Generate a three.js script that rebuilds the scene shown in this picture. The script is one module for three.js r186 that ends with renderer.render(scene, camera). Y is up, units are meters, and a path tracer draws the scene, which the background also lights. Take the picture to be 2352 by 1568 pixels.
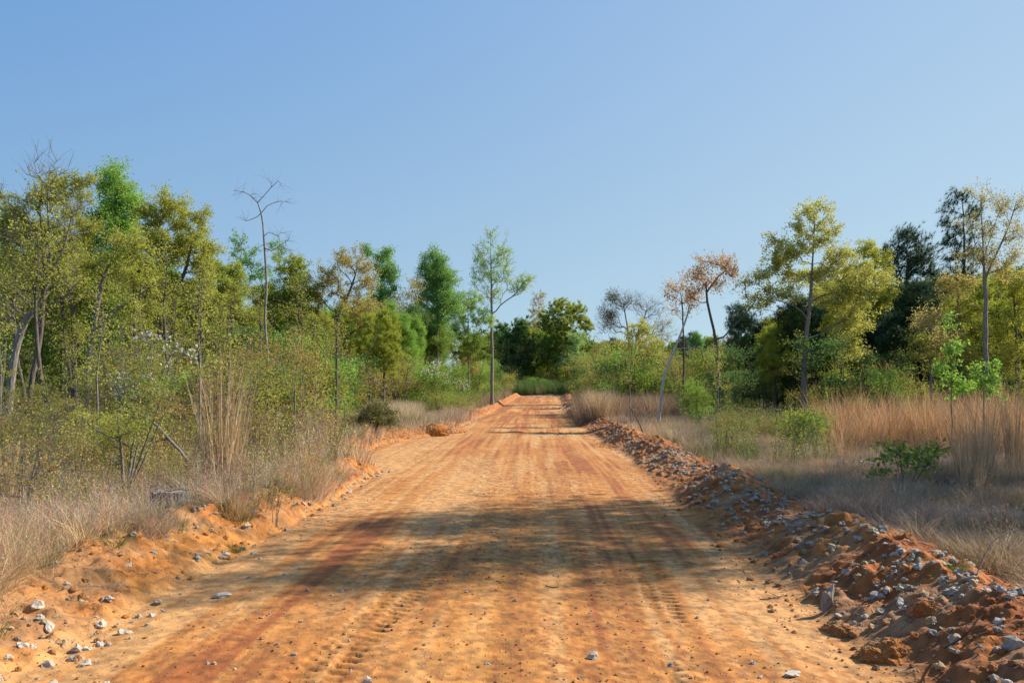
import * as THREE from 'three';
import { ImprovedNoise } from 'three/addons/math/ImprovedNoise.js';

// ---------------------------------------------------------------- camera, sky, sun, exposure
const scene = new THREE.Scene();
const EYE = 1.65, HZ = 888, FPX = 1829, CX = 1176;          // eye height; horizon, focal length and centre of the photograph in 2352 x 1568 pixels
const camera = new THREE.PerspectiveCamera(2 * Math.atan(784 / FPX) * 180 / Math.PI, 1024 / 682, 0.1, 2500);
camera.position.set(0, EYE, 0);
camera.lookAt(0, EYE, -10);
camera.setViewOffset(1024, 682, 0, -(HZ - 784) / 1568 * 682, 1024, 682);   // the lens is level; the horizon lies below the middle

const EXPOSURE = 1.62;
const SUN = new THREE.Vector3(Math.sin(1.29) * Math.cos(0.66), Math.sin(0.66), -Math.cos(1.29) * Math.cos(0.66)).normalize();
{
  const W = 512, H = 256, data = new Float32Array(W * H * 4);
  for (let r = 0; r < H; r++) {
    const el = ((r + 0.5) / H - 0.5) * Math.PI, ce = Math.cos(el), se = Math.sin(el), e = Math.exp(-Math.max(0, el) * 180 / Math.PI / 25);
    for (let c = 0; c < W; c++) {
      const az = ((c + 0.5) / W - 0.5) * 2 * Math.PI, x = Math.cos(az) * ce, z = Math.sin(az) * ce;
      const g = ((1 + x * SUN.x + se * SUN.y + z * SUN.z) / 2) ** 2, o = (r * W + c) * 4;
      data[o] = Math.max(0.06, -0.113 + 0.47 * e + 0.411 * g) / EXPOSURE;
      data[o + 1] = Math.max(0.12, 0.072 + 0.49 * e + 0.4 * g) / EXPOSURE;
      data[o + 2] = Math.max(0.3, 0.568 + 0.15 * e + 0.243 * g) / EXPOSURE;
      data[o + 3] = 1;
    }
  }
  const sky = new THREE.DataTexture(data, W, H, THREE.RGBAFormat, THREE.FloatType);
  sky.mapping = THREE.EquirectangularReflectionMapping; sky.magFilter = THREE.LinearFilter; sky.minFilter = THREE.LinearFilter; sky.needsUpdate = true;
  scene.background = sky; scene.environment = sky;
}
const sun = new THREE.DirectionalLight(new THREE.Color(1, 0.93, 0.8), 5);
sun.name = 'sun'; sun.position.copy(SUN).multiplyScalar(120).add(new THREE.Vector3(0, 0, -35)); sun.castShadow = true; sun.shadow.radius = 1;
sun.shadow.mapSize.set(4096, 4096);
Object.assign(sun.shadow.camera, { left: -70, right: 70, top: 70, bottom: -70, near: 1, far: 300 });
sun.target.position.set(0, 0, -35);
scene.add(sun, sun.target);
const renderer = new THREE.WebGLRenderer({ antialias: true });
renderer.toneMapping = THREE.LinearToneMapping;
renderer.toneMappingExposure = EXPOSURE;
renderer.shadowMap.enabled = true;

// ---------------------------------------------------------------- helpers
function rng(seed) { let s = seed | 0; return () => { s = (s + 0x6d2b79f5) | 0; let t = Math.imul(s ^ (s >>> 15), 1 | s); t = (t + Math.imul(t ^ (t >>> 7), 61 | t)) ^ t; return ((t ^ (t >>> 14)) >>> 0) / 4294967296; }; }
const lerp = (a, b, t) => a + (b - a) * t, clamp = (x, a = 0, b = 1) => Math.min(b, Math.max(a, x)), sstep = (a, b, x) => { const t = clamp((x - a) / (b - a)); return t * t * (3 - 2 * t); };
const hash = (x, y, k = 0) => { let h = Math.imul(x, 374761393) + Math.imul(y, 668265263) + Math.imul(k, 2147483647 ^ 0x5bd1e995); h = Math.imul(h ^ (h >>> 13), 1274126177); h ^= h >>> 16; return (h >>> 0) / 4294967296; };
function vn(x, y, k = 0, per = 0) {
  const ix = Math.floor(x), iy = Math.floor(y), fx = x - ix, fy = y - iy, u = fx * fx * (3 - 2 * fx), v = fy * fy * (3 - 2 * fy);
  const m = per ? (n) => ((n % per) + per) % per : (n) => n;
  const x0 = m(ix), x1 = m(ix + 1), y0 = m(iy), y1 = m(iy + 1);
  return lerp(lerp(hash(x0, y0, k), hash(x1, y0, k), u), lerp(hash(x0, y1, k), hash(x1, y1, k), u), v);
}
const fbm = (x, y, oct, k = 0) => { let s = 0, a = 0.5, n = 0; for (let i = 0; i < oct; i++) { s += a * vn(x, y, k + i * 7); n += a; x = x * 2.03 + 17.1; y = y * 2.03 + 9.7; a *= 0.5; } return s / n; };
const curve = (pts) => (d) => { if (d <= pts[0][0]) return pts[0][1]; for (let i = 1; i < pts.length; i++) if (d <= pts[i][0]) { const t = (d - pts[i - 1][0]) / (pts[i][0] - pts[i - 1][0]); return lerp(pts[i - 1][1], pts[i][1], t); } return pts[pts.length - 1][1]; };
const used = new Map();
const numbered = (n) => { const k = used.get(n) ?? 0; used.set(n, k + 1); return k ? n + '_' + String(k).padStart(3, '0') : n; };
function shade(o) { o.traverse((m) => { m.castShadow = true; m.receiveShadow = true; }); return o; }
function put(o, name, label, category, group, kind) {
  o.name = numbered(name); o.userData = { label, category };
  if (group) o.userData.group = group;
  if (kind) o.userData.kind = kind;
  scene.add(shade(o)); return o;
}
function structure(name, geo, mat) { const m = new THREE.Mesh(geo, mat); m.name = name; m.userData.kind = 'structure'; scene.add(shade(m)); return m; }
function geom(pos, idx, opt = {}) {
  const g = new THREE.BufferGeometry();
  g.setAttribute('position', new THREE.BufferAttribute(new Float32Array(pos), 3));
  if (opt.uv) g.setAttribute('uv', new THREE.BufferAttribute(new Float32Array(opt.uv), 2));
  if (opt.col) g.setAttribute('color', new THREE.BufferAttribute(new Float32Array(opt.col), 3));
  if (idx) g.setIndex(new THREE.BufferAttribute(new Uint32Array(idx), 1));
  if (opt.smooth) g.computeVertexNormals();
  return g;
}
function tileTexture(size, f, srgb) {
  const d = new Uint8Array(size * size * 4);
  for (let y = 0; y < size; y++) for (let x = 0; x < size; x++) { const v = f(x / size, y / size), o = (y * size + x) * 4; for (let c = 0; c < 3; c++) d[o + c] = clamp(Array.isArray(v) ? v[c] : v) * 255; d[o + 3] = 255; }
  const t = new THREE.DataTexture(d, size, size); t.wrapS = t.wrapT = THREE.RepeatWrapping; t.magFilter = THREE.LinearFilter; t.minFilter = THREE.LinearMipmapLinearFilter; t.generateMipmaps = true; if (srgb) t.colorSpace = THREE.SRGBColorSpace; t.needsUpdate = true; return t;
}
const tfbm = (u, v, base, oct, k) => { let s = 0, a = 0.5, n = 0, p = base; for (let i = 0; i < oct; i++) { s += a * vn(u * p, v * p, k + i * 5, p); n += a; a *= 0.55; p *= 2; } return s / n; };

// ---------------------------------------------------------------- the lie of the land (d = metres ahead of the camera, so z = -d)
const roadMid = curve([[0, -0.42], [5, -0.33], [10, -0.16], [15, 0], [20, 0.12], [30, 0.36], [45, 0.85], [60, 1.55], [75, 2.3], [90, 3.15], [120, 5]]);
const HALF = 2.45;
const leftHalf = (d) => HALF + 1.5 * sstep(15, 19, d) * (1 - sstep(23, 29, d)) + 0.12 * (vn(d * 0.7, 3.3, 5) - 0.5);
const rightHalf = (d) => HALF + 0.25 * (vn(d * 0.6, 8.1, 6) - 0.5) - 0.25 * sstep(20, 40, d);
const rise = curve([[0, 0], [45, 0], [60, 0.06], [75, 0.22], [90, 0.5], [100, 0.62], [140, 0.8], [400, 1]]);
const bankWide = (d) => lerp(1.3, 0.8, sstep(5, 11, d)) + 0.5 * (vn(d * 0.5, 1.7, 9) - 0.5);
const bermWide = (d) => 1.6 + 0.35 * (vn(d * 0.45, 6.2, 12) - 0.5);
const LAND_LEFT = 0.17, LAND_RIGHT = 0.17;
function lugs(t, d, mid, wide, pitch, slant, depth, fade) {   // a tyre's pressed-in lugs: two rows of bars across the track
  const q = (t - mid) / wide;
  if (Math.abs(q) > 1) return 0;
  const side = q > 0 ? 1 : -1, ph = (d / pitch + side * 0.25 + Math.abs(q) * slant), f = ph - Math.floor(ph);
  const bar = sstep(0.12, 0.26, f) * (1 - sstep(0.5, 0.64, f)), row = sstep(0.1, 0.3, Math.abs(q)) * (1 - sstep(0.85, 1, Math.abs(q)));
  const worn = 0.1 + 0.9 * sstep(0.35, 0.6, 0.6 * vn(d * 3.1 + t * 9, mid * 5, 33) + 0.4 * vn(d * 1.1 + mid * 3, mid * 9, 31));
  return -depth * bar * row * fade * worn;
}
const TRACKS = [[-0.74, 0.09, 0.17, 0.098, 0.4, 0.026, 2.6, 11.5], [1.36, 0.04, 0.13, 0.1, 0.3, 0.026, 2.6, 11], [-1.55, 0.06, 0.15, 0.1, 0.4, 0.008, 2.6, 8.5], [0.1, 0.02, 0.17, 0.1, 0.5, 0.007, 2.6, 16], [0.72, 0.03, 0.15, 0.1, 0.4, 0.007, 2.6, 9]];
const trackMid = (m, slope, d) => m + slope * (d - 5) * (d < 12 ? 1 : 12 / d) + 0.04 * Math.sin(d * 0.5 + m * 3);
function roadHeight(t, d) {
  const near = 1 - sstep(14, 30, d);
  let h = -0.02 * (t / 2.4) ** 2;
  h += 0.05 * (fbm(t * 0.5, d * 0.16, 3, 40) - 0.5) + 0.028 * (fbm(t * 2.2, d * 0.35, 3, 44) - 0.5);
  const rough = 0.35 + 1.1 * sstep(0.4, 0.65, vn(t * 1.1 + 4, d * 0.3, 47));
  h += near * rough * (0.007 * (fbm(t * 9, d * 4, 3, 50) - 0.5) + 0.004 * sstep(0.6, 0.8, vn(t * 25, d * 22, 53)));
  for (const [m, sl, w, p, s, dep, a, b] of TRACKS) h += lugs(t, d, trackMid(m, sl, d), w, p, s, dep, sstep(a, a + 0.6, d) * (1 - sstep(b - 2, b, d)));
  for (const m of [-1.25, -0.55, 0.05, 0.75, 1.25]) { const q = (t - trackMid(m, 0.05, d) - 0.1) / 0.22; if (Math.abs(q) < 2) h -= 0.012 * Math.exp(-q * q * 2) * vn(d * 0.3, m * 7, 60); }
  h -= 0.1 * sstep(28.5, 30.4, d) * (1 - sstep(30.4, 30.9, d)) * sstep(-0.2, 0.3, t) * (1 - 0.5 * sstep(1.6, 2.3, t));
  h -= 0.09 * sstep(52, 55, d) * (1 - sstep(55, 56, d)) * sstep(-1.5, -0.8, t);
  return h;
}
function clodNoise(x, z, k) {   // rounded lumps
  let s = 0;
  for (const [sc, am] of [[1.7, 1], [4.1, 0.55], [9, 0.26], [19, 0.13]]) { const n = vn(x * sc + k * 3.1, z * sc + 1.3 * k, 70 + k); s += am * (1 - Math.abs(2 * n - 1)); }
  return s / 1.94;
}
const bermHigh = (d) => 0.22 + 0.22 * sstep(0.25, 0.75, vn(d * 0.42 + 3, 2.2, 90)) + 0.1 * Math.exp(-(((d - 11) / 1.4) ** 2));
function bermHeight(u, d, x, z) {
  const c = 0.55, up = u < c ? sstep(0, c, u) : 1 - sstep(c, 1, u) * 0.999, hi = bermHigh(d);
  const base = lerp(0, LAND_RIGHT, sstep(0.3, 1, u));
  return base + up * (hi - LAND_RIGHT * 0.6) * (0.55 + 0.6 * clodNoise(x, z, 2)) + sstep(0, 0.2, u) * (1 - sstep(0.85, 1, u)) * (0.09 * (clodNoise(x * 2.2, z * 2.2, 5) - 0.5) + 0.05 * (fbm(x * 13, z * 13, 3, 77) - 0.5) + 0.035 * sstep(0.55, 0.8, vn(x * 8, z * 8, 78)));
}
function bankHeight(u, d, x, z) {
  const top = LAND_LEFT + 0.06 * Math.sin(d * 0.9) * (1 - sstep(20, 40, d)), k = sstep(0, 0.75 + 0.2 * vn(d, 4.4, 8), u);
  const lip = 0.07 * Math.exp(-(((u - 0.72) / 0.2) ** 2));
  return k * top + (lip + 0.05 * sstep(0.05, 0.3, u) * (1 - sstep(0.8, 1, u))) * (0.2 + 1.3 * clodNoise(x, z, 3)) + sstep(0, 0.2, u) * (1 - sstep(0.85, 1, u)) * (0.08 * (clodNoise(x * 2.4, z * 2.4, 6) - 0.5) + 0.06 * (fbm(x * 12, z * 12, 3, 79) - 0.5) + 0.03 * sstep(0.58, 0.8, vn(x * 7, z * 7, 80)));
}
function landHeight(x, z) {
  const d = -z, m = roadMid(d), left = x < m;
  return rise(d) + (left ? LAND_LEFT : LAND_RIGHT) + 0.12 * (fbm(x * 0.16, z * 0.16, 3, 21) - 0.5) * sstep(0, 3, Math.abs(x - m) - 4);
}
function where(x, z) {   // what lies at a spot: r road, k left bank, b right berm, l land
  const d = -z, t = x - roadMid(d), L = leftHalf(d), R = rightHalf(d);
  if (d > 96) return ['l', 0];
  if (t < -L) { const u = (-t - L) / bankWide(d); return u < 1 ? ['k', u] : ['l', (u - 1) * bankWide(d)]; }
  if (t > R) { const u = (t - R) / bermWide(d); return u < 1 ? ['b', u] : ['l', (u - 1) * bermWide(d)]; }
  return ['r', t];
}
function height(x, z) {
  const d = -z, [k, u] = where(x, z);
  return k === 'r' ? rise(d) + roadHeight(u, d) : k === 'k' ? rise(d) + bankHeight(u, d, x, z) + roadHeight(-leftHalf(d), d) * (1 - u) : k === 'b' ? rise(d) + bermHeight(u, d, x, z) + roadHeight(rightHalf(d), d) * (1 - u) : landHeight(x, z);
}
const X = (px, d) => (px - CX) / FPX * d;
const spot = (px, d) => { const x = X(px, d); return [x, height(x, -d), -d]; };

// ---------------------------------------------------------------- materials
const SAND = [0.61, 0.305, 0.1], ORANGE = [0.51, 0.2, 0.038], CLAY = [0.36, 0.102, 0.017], YELLOW = [0.55, 0.24, 0.045];
const mix3 = (a, b, t) => [lerp(a[0], b[0], t), lerp(a[1], b[1], t), lerp(a[2], b[2], t)];
const grain = tileTexture(1024, (u, v) => { const a = tfbm(u, v, 24, 5, 100), b = tfbm(u, v, 6, 4, 120); return 0.8 + 0.95 * (a - 0.5) + 0.4 * (b - 0.5); });
const grainBump = tileTexture(1024, (u, v) => { const a = tfbm(u, v, 20, 6, 140), c = vn(u * 90, v * 90, 150, 90); return 0.35 + 0.6 * (a - 0.5) + 0.3 * sstep(0.72, 0.95, c); });
const dirtMat = new THREE.MeshStandardMaterial({ vertexColors: true, map: grain, bumpMap: grainBump, bumpScale: 0.008, roughness: 0.96 });
const clodMat = new THREE.MeshStandardMaterial({ vertexColors: true, map: grain, bumpMap: grainBump, bumpScale: 0.02, roughness: 0.97 });
const lumpMat = new THREE.MeshStandardMaterial({ vertexColors: true, map: grain, bumpMap: grainBump, bumpScale: 0.006, roughness: 0.97 });
const bark = tileTexture(256, (u, v) => 0.55 + 0.55 * (tfbm(u, v * 0.5, 16, 4, 170) - 0.5) + 0.5 * (vn(u * 24, v * 6, 175, 24) - 0.5) + 0.2);
const barkMat = (rgb) => new THREE.MeshStandardMaterial({ color: new THREE.Color(...rgb), map: bark, bumpMap: bark, bumpScale: 0.02, roughness: 0.95 });
const BARK = { grey: barkMat([0.3, 0.26, 0.22]), dark: barkMat([0.15, 0.12, 0.095]), pale: barkMat([0.66, 0.62, 0.55]), brown: barkMat([0.2, 0.15, 0.105]), pine: barkMat([0.2, 0.12, 0.08]), rot: barkMat([0.22, 0.18, 0.15]) };
const leafMat = new THREE.MeshPhysicalMaterial({ vertexColors: true, roughness: 0.85, transmission: 0.6, thickness: 0, specularIntensity: 0.35, side: THREE.DoubleSide });
const needleMat = new THREE.MeshPhysicalMaterial({ vertexColors: true, roughness: 0.8, specularIntensity: 0.4, side: THREE.DoubleSide });
const grassMat = new THREE.MeshPhysicalMaterial({ vertexColors: true, roughness: 0.85, transmission: 0.25, thickness: 0, specularIntensity: 0.3, side: THREE.DoubleSide });
const stoneTex = tileTexture(256, (u, v) => 0.75 + 0.5 * (tfbm(u, v, 6, 5, 190) - 0.5));
const stoneMat = (rgb) => new THREE.MeshStandardMaterial({ color: new THREE.Color(...rgb), map: stoneTex, bumpMap: stoneTex, bumpScale: 0.006, roughness: 0.9, flatShading: true });
const STONE = [[0.5, 0.43, 0.34], [0.41, 0.34, 0.26], [0.61, 0.53, 0.42], [0.32, 0.28, 0.23], [0.48, 0.29, 0.14]].map(stoneMat);

// ---------------------------------------------------------------- ground, road, bank and berm
const rows = []; for (let d = 2.6; d < 96; d += Math.max(0.02, 0.0037 * d)) rows.push(d);
rows.push(96);
function strip(n, at, colour) {   // a grid along the road: at(i / n, d) gives [x, y]
  const pos = [], uv = [], col = [], idx = [];
  rows.forEach((d, r) => { for (let i = 0; i <= n; i++) { const [x, y] = at(i / n, d), z = -d; pos.push(x, y, z); uv.push(x / 1.6, z / 1.6); col.push(...colour(x, z, d, i / n)); if (r && i < n) { const a = (r - 1) * (n + 1) + i, b = a + n + 1; idx.push(a, a + 1, b, b, a + 1, b + 1); } } });
  return geom(pos, idx, { uv, col, smooth: true });
}
function roadColour(t, d) {
  const lat = curve([[-2.5, 0.9], [-2.05, 0.95], [-1.7, 0.5], [-1.35, 0.26], [-0.95, 0.38], [-0.75, 0.75], [-0.5, 0.6], [-0.3, 0.45], [0.3, 0.5], [0.65, 0.75], [0.95, 0.6], [1.5, 0.4], [2, 0.75], [2.5, 0.7]])(t);
  const st = fbm(t * 2.1 + 0.3 * vn(d * 0.4, 2, 3), d * 0.07, 4, 200), fine = fbm(t * 10, d * 0.3, 3, 210), blot = fbm(t * 0.9, d * 0.45, 4, 215), line = vn(t * 17 + 0.6 * Math.sin(d * 0.35), d * 0.12, 218);
  let s = lerp(lat - 0.04, 0.54, sstep(7, 16, d) * 0.75) + 1.6 * (st - 0.5) + 1.2 * (fine - 0.5) + 1.0 * (blot - 0.5) + 0.45 * (line - 0.5);
  s += 0.25 * sstep(9, 15, d) * (1 - sstep(20, 28, d)) * sstep(-0.4, -1.6, t) - 0.12 * sstep(40, 60, d);
  let c = s < 0.42 ? mix3(CLAY, ORANGE, sstep(0, 0.42, s)) : mix3(ORANGE, SAND, sstep(0.42, 0.95, s));
  const yel = Math.exp(-(((t - 0.15) / 0.5) ** 2)) * (1 - sstep(9, 16, d)); c = mix3(c, YELLOW, 0.5 * yel);
  const crumb = sstep(0.6, 0.75, vn(t * 26, d * 17, 53)) * sstep(0.4, 0.7, vn(t * 1.1 + 4, d * 0.3, 47)); c = mix3(c, CLAY, 0.55 * crumb);
  const speck = sstep(0.62, 0.8, vn(t * 42, d * 30, 58)) * sstep(0.3, 0.6, vn(t * 1.3, d * 0.6, 59)); return mix3(c, [CLAY[0] * 0.8, CLAY[1] * 0.8, CLAY[2] * 0.8], 0.6 * speck);
}
structure('dirt_road', strip(236, (u, d) => { const t = lerp(-leftHalf(d), rightHalf(d), u); return [roadMid(d) + t, rise(d) + roadHeight(t, d)]; }, (x, z, d) => roadColour(x - roadMid(d), d)), dirtMat);
function clayColour(x, z, warm) { const a = fbm(x * 1.3, z * 1.3, 4, 230), b = vn(x * 21, z * 21, 236); let c = mix3(CLAY, ORANGE, clamp(warm + 1.6 * (a - 0.5))); c = mix3(c, [0.4, 0.235, 0.11], 0.55 * sstep(0.45, 0.65, fbm(x * 2.1 + 7, z * 2.1, 3, 238))); c = mix3(c, [c[0] * 0.7, c[1] * 0.62, c[2] * 0.6], 0.5 * sstep(0.55, 0.8, b)); return c; }
structure('dirt_bank', strip(64, (u, d) => { const x = roadMid(d) - leftHalf(d) - u * bankWide(d); return [x, rise(d) + bankHeight(u, d, x, -d) + roadHeight(-leftHalf(d), d) * (1 - u) - (u > 0.995 ? 0.02 : 0)]; }, (x, z, d, u) => mix3(roadColour(-leftHalf(d), d), clayColour(x, z, 0.72 - 0.35 * sstep(9, 16, d)), sstep(0, 0.25, u))).scale(1, 1, 1), clodMat);
{ // turn the bank's faces up: its columns run away from the road to the left
  const g = scene.getObjectByName('dirt_bank').geometry, i = g.index.array; for (let k = 0; k < i.length; k += 3) { const a = i[k]; i[k] = i[k + 1]; i[k + 1] = a; } g.computeVertexNormals();
}
structure('dirt_berm', strip(76, (u, d) => { const x = roadMid(d) + rightHalf(d) + u * bermWide(d); return [x, rise(d) + bermHeight(u, d, x, -d) + roadHeight(rightHalf(d), d) * (1 - u) - (u > 0.995 ? 0.02 : 0)]; }, (x, z, d, u) => mix3(roadColour(rightHalf(d), d), clayColour(x, z, 0.32), sstep(0, 0.16, u))), clodMat);
{
  const xs = [], zs = [], pos = [], uv = [], col = [], idx = [];
  for (let x = -900; x < -40; x += 60) xs.push(x); for (let x = -40; x <= 40; x += 0.4) xs.push(x); for (let x = 60; x <= 900; x += 60) xs.push(x);
  for (let d = -30; d < 2; d += 2) zs.push(d); for (let d = 2; d < 96; d += 0.4) zs.push(d); for (let d = 96; d < 160; d += 4) zs.push(d); for (let d = 160; d <= 1500; d += 67) zs.push(d);
  const W = xs.length;
  zs.forEach((d, r) => xs.forEach((x, i) => {
    const z = -d, t = x - roadMid(d), [k, u] = where(x, z); let y = landHeight(x, z);
    if (k !== 'l' && d < 96) y = rise(d) - 0.25 + (k === 'r' ? 0 : 0.1 * u);     // passes below the road, the bank and the berm
    else if (d < 97 && u < 0.7) y -= 0.05 * (1 - u / 0.7);
    pos.push(x, y, z); uv.push(x / 2.3, z / 2.3);
    const n = fbm(x * 0.4, z * 0.4, 4, 250), g = fbm(x * 0.25 + 9, z * 0.25, 3, 255);
    let c = mix3([0.15, 0.108, 0.075], [0.22, 0.165, 0.11], n); c = mix3(c, [0.1, 0.105, 0.045], 0.7 * sstep(0.5, 0.7, g));
    if (d < 96) c = mix3(c, ORANGE, 0.6 * (1 - sstep(0.1, 0.9, u)) * sstep(0.4, 0.6, fbm(x * 1.5, z * 1.5, 2, 259)));
    col.push(...c);
    if (r && i < W - 1) { const a = (r - 1) * W + i, b = a + W; idx.push(a, a + 1, b, b, a + 1, b + 1); }
  }));
  structure('ground', geom(pos, idx, { uv, col, smooth: true }), dirtMat);
}

// ---------------------------------------------------------------- stones
const perlin = new ImprovedNoise();
function lump(seed, detail, sx, sy, sz, amp, freq) {
  const g0 = new THREE.IcosahedronGeometry(1, detail), p = g0.attributes.position;
  for (let i = 0; i < p.count; i++) {
    const x = p.getX(i), y = p.getY(i), z = p.getZ(i), k = 1 + amp * perlin.noise(x * freq + seed * 7.3, y * freq + 1.7, z * freq + 3.1) + amp * 0.5 * perlin.noise(x * freq * 2.4 + seed, y * freq * 2.4, z * freq * 2.4);
    p.setXYZ(i, x * k * sx, y * k * sy, z * k * sz);
  }
  const q = g0.attributes.position.array, uv = []; for (let i = 0; i < q.length; i += 3) uv.push(q[i] * 0.7, (q[i + 1] + q[i + 2]) * 0.7);
  g0.setAttribute('uv', new THREE.BufferAttribute(new Float32Array(uv), 2));
  return g0;
}
const stoneGeo = [0, 1, 2, 3, 4, 5, 6, 7].map((s) => lump(s + 1, 1, 1 + 0.25 * hash(s, 1), 0.55 + 0.25 * hash(s, 2), 0.65 + 0.35 * hash(s, 3), 0.8, 1.1));
const R = rng(11);
const pick = (a, r = R) => a[Math.floor(r() * a.length)];
const stones = [];
for (let i = 0; i < 520; i++) { const d = 26 + 36 * R(), t = 0.2 + 2 * R() ** 0.7, x = roadMid(d) + t; if (fbm(x * 0.8, d * 0.35, 3, 320) > 0.5 + 0.2 * R()) stones.push({ region: 'road', x, d, r: 0.012 + 0.03 * R() ** 2, g: Math.floor(R() * 8), a: R() * 6.28, b: 0, c: 0, m: Math.floor(R() * 4) }); }
function trySpot(region) {
  const d = region === 'road' ? 3.6 + 34 * R() ** 1.6 : region === 'bank' ? 4 + 42 * R() ** 1.5 : 3.3 + 55 * R() ** 1.5;
  let x;
  if (region === 'road') x = roadMid(d) + lerp(-leftHalf(d), rightHalf(d), R());
  else if (region === 'bank') { const u = R() ** 0.8 * 1.15 - 0.2; x = roadMid(d) - leftHalf(d) - u * bankWide(d); }
  else { const u = 0.06 + 0.96 * (0.6 * R() + 0.4 * R()); x = roadMid(d) + rightHalf(d) + u * bermWide(d); }
  const n = fbm(x * 0.9, -d * 0.9, 3, region === 'berm' ? 300 : 310);
  const keep = region === 'road' ? 0.35 + 1.2 * sstep(0.5, 0.65, n) : region === 'bank' ? sstep(0.38, 0.6, n) + 0.25 + sstep(11, 14, d) : 1.3 * sstep(0.49, 0.62, n) + 0.03 + 0.9 * Math.exp(-(((d - 10.8) / 1.5) ** 2));
  return R() < keep ? [x, d] : null;
}
for (const [region, n, s0, s1] of [['berm', 6400, 0.004, 0.042], ['bank', 2600, 0.005, 0.042], ['road', 1300, 0.004, 0.018]])
  for (let i = 0, made = 0; made < n && i < n * 12; i++) { const s = trySpot(region); if (!s) continue; made++; const k = R(); stones.push({ region, x: s[0], d: s[1], r: lerp(s0, s1, k ** (region === 'bank' ? 3.2 : 4)), g: Math.floor(R() * 8), a: R() * 6.28, b: (R() - 0.5) * 0.9, c: (R() - 0.5) * 0.9, m: R() < 0.22 ? 4 : Math.floor(R() * 4) }); }
const GROUP = { berm: ['', 'stones in the right berm'], bank: ['', 'stones on the left bank'], road: ['', 'stones loose on the road'] };
const TONE = ['pale', 'mid grey', 'whitish', 'dark grey', 'tan'];
function stoneLabel(s) {
  const t = TONE[s.m], u = s.region === 'road' ? 0 : where(s.x, -s.d)[1], place = { berm: s.d < 4.9 ? 'by the biggest clay clod' : s.d < 6.2 ? 'around the upright slab' : s.d < 8.8 ? 'between the slab and the stony heap' : s.d < 12.5 ? 'in the stony heap' : 'beyond the stony heap', bank: s.d < 5.6 ? 'below the straw' : s.d < 8 ? 'below the green tufts' : s.d < 11 ? 'below the stump' : 'past the stump', road: s.d < 5.2 ? 'at the bottom edge' : s.d < 7.5 ? 'before the tree shadows' : s.d < 12 ? 'in the tree shadows' : 'beyond the tree shadows' }[s.region];
  if (s.region === 'berm') return `${t} stone ${place} on the right berm, ${u < 0.35 ? 'near its foot' : u < 0.7 ? 'near its crest' : 'on its grassy side'}`;
  if (s.region === 'bank') return `${t} stone on the left bank ${place}, ${u < 0.3 ? 'low down' : u < 0.65 ? 'half way up' : 'near the top'}`;
  return `small ${t} stone loose on the dirt road ${place}, ${s.x - roadMid(s.d) < -0.8 ? 'left side' : s.x - roadMid(s.d) > 0.8 ? 'right side' : 'middle'}`;
}
stones.sort((p, q) => q.r / q.d - p.r / p.d);
const dummy = new THREE.Object3D();
function poseStone(o, s) { o.position.set(s.x, height(s.x, -s.d) + s.r * (s.region === 'road' ? 0.2 : 0.1), -s.d); o.rotation.set(s.b, s.a, s.c); o.scale.setScalar(s.r); }
const single = { berm: 0, bank: 0, road: 0 }, limit = { berm: 170, bank: 75, road: 50 }, rest = { berm: [], bank: [], road: [] };
for (const s of stones) {
  if (single[s.region] < limit[s.region]) { single[s.region]++; const m = new THREE.Mesh(stoneGeo[s.g], STONE[s.m]); poseStone(m, s); put(m, 'stone', stoneLabel(s), 'stone', GROUP[s.region][1]); }
  else rest[s.region].push(s);
}
for (const [region, name, label] of [['berm', 'berm_gravel', 'small pale gravel mixed into the right dirt berm'], ['bank', 'bank_gravel', 'small pale gravel on the left dirt bank'], ['road', 'road_gravel', 'tiny pale gravel strewn over the dirt road']]) {
  const grp = new THREE.Group();
  for (let g = 0; g < 8; g++) {
    const list = rest[region].filter((s) => s.g === g), im = new THREE.InstancedMesh(stoneGeo[g], STONE[0], list.length);
    list.forEach((s, i) => { poseStone(dummy, s); dummy.updateMatrix(); im.setMatrixAt(i, dummy.matrix); const v = 0.6 + 0.5 * hash(i, g, 9); im.setColorAt(i, new THREE.Color(v, v * 0.97, v * (s.m === 4 ? 0.7 : 0.95))); });
    im.name = 'gravel'; im.userData.kind = 'stuff'; grp.add(im);
  }
  put(grp, name, label, 'gravel', null, 'stuff');
}
const oneStone = (px, d, r, sc, label, mat = 0, lift = 0.3, rot = [0, 0, 0], g = 2) => { const [x, y, z] = spot(px, d), m = new THREE.Mesh(stoneGeo[g], STONE[mat]); m.position.set(x, y + r * lift, z); m.scale.set(r * sc[0], r * sc[1], r * sc[2]); m.rotation.set(...rot); return put(m, 'stone', label, 'stone'); };
oneStone(1903, 5.75, 0.09, [0.5, 1.5, 0.4], 'tall olive grey slab of stone standing upright at the foot of the right berm', 3, 0.9, [0.15, 0.6, -0.15], 1);
oneStone(1362, 4.85, 0.034, [1, 1.1, 1], 'angular pale stone alone on the road near the bottom edge, right of the middle', 0, 0.4, [0, 1, 0.3], 4);
oneStone(1822, 4.55, 0.032, [1.4, 0.8, 1], 'flat pale stone on the road just off the foot of the right berm', 2, 0.35, [0, 0.4, 0], 5);
oneStone(2330, 4.35, 0.06, [1, 1.1, 1], 'large rounded grey stone on the right berm at the bottom corner', 1, 0.4, [0, 2, 0.2], 6);
oneStone(845, 4.43, 0.025, [0.9, 1.6, 0.8], 'small upright white stone on the road at the bottom edge, left of the middle', 2, 0.5, [0.2, 0, 0.2], 0);
oneStone(510, 6.25, 0.042, [1.3, 0.8, 1], 'pale stone in a small cluster where the sand meets the left bank', 2, 0.35, [0, 0.4, 0], 3);
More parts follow.
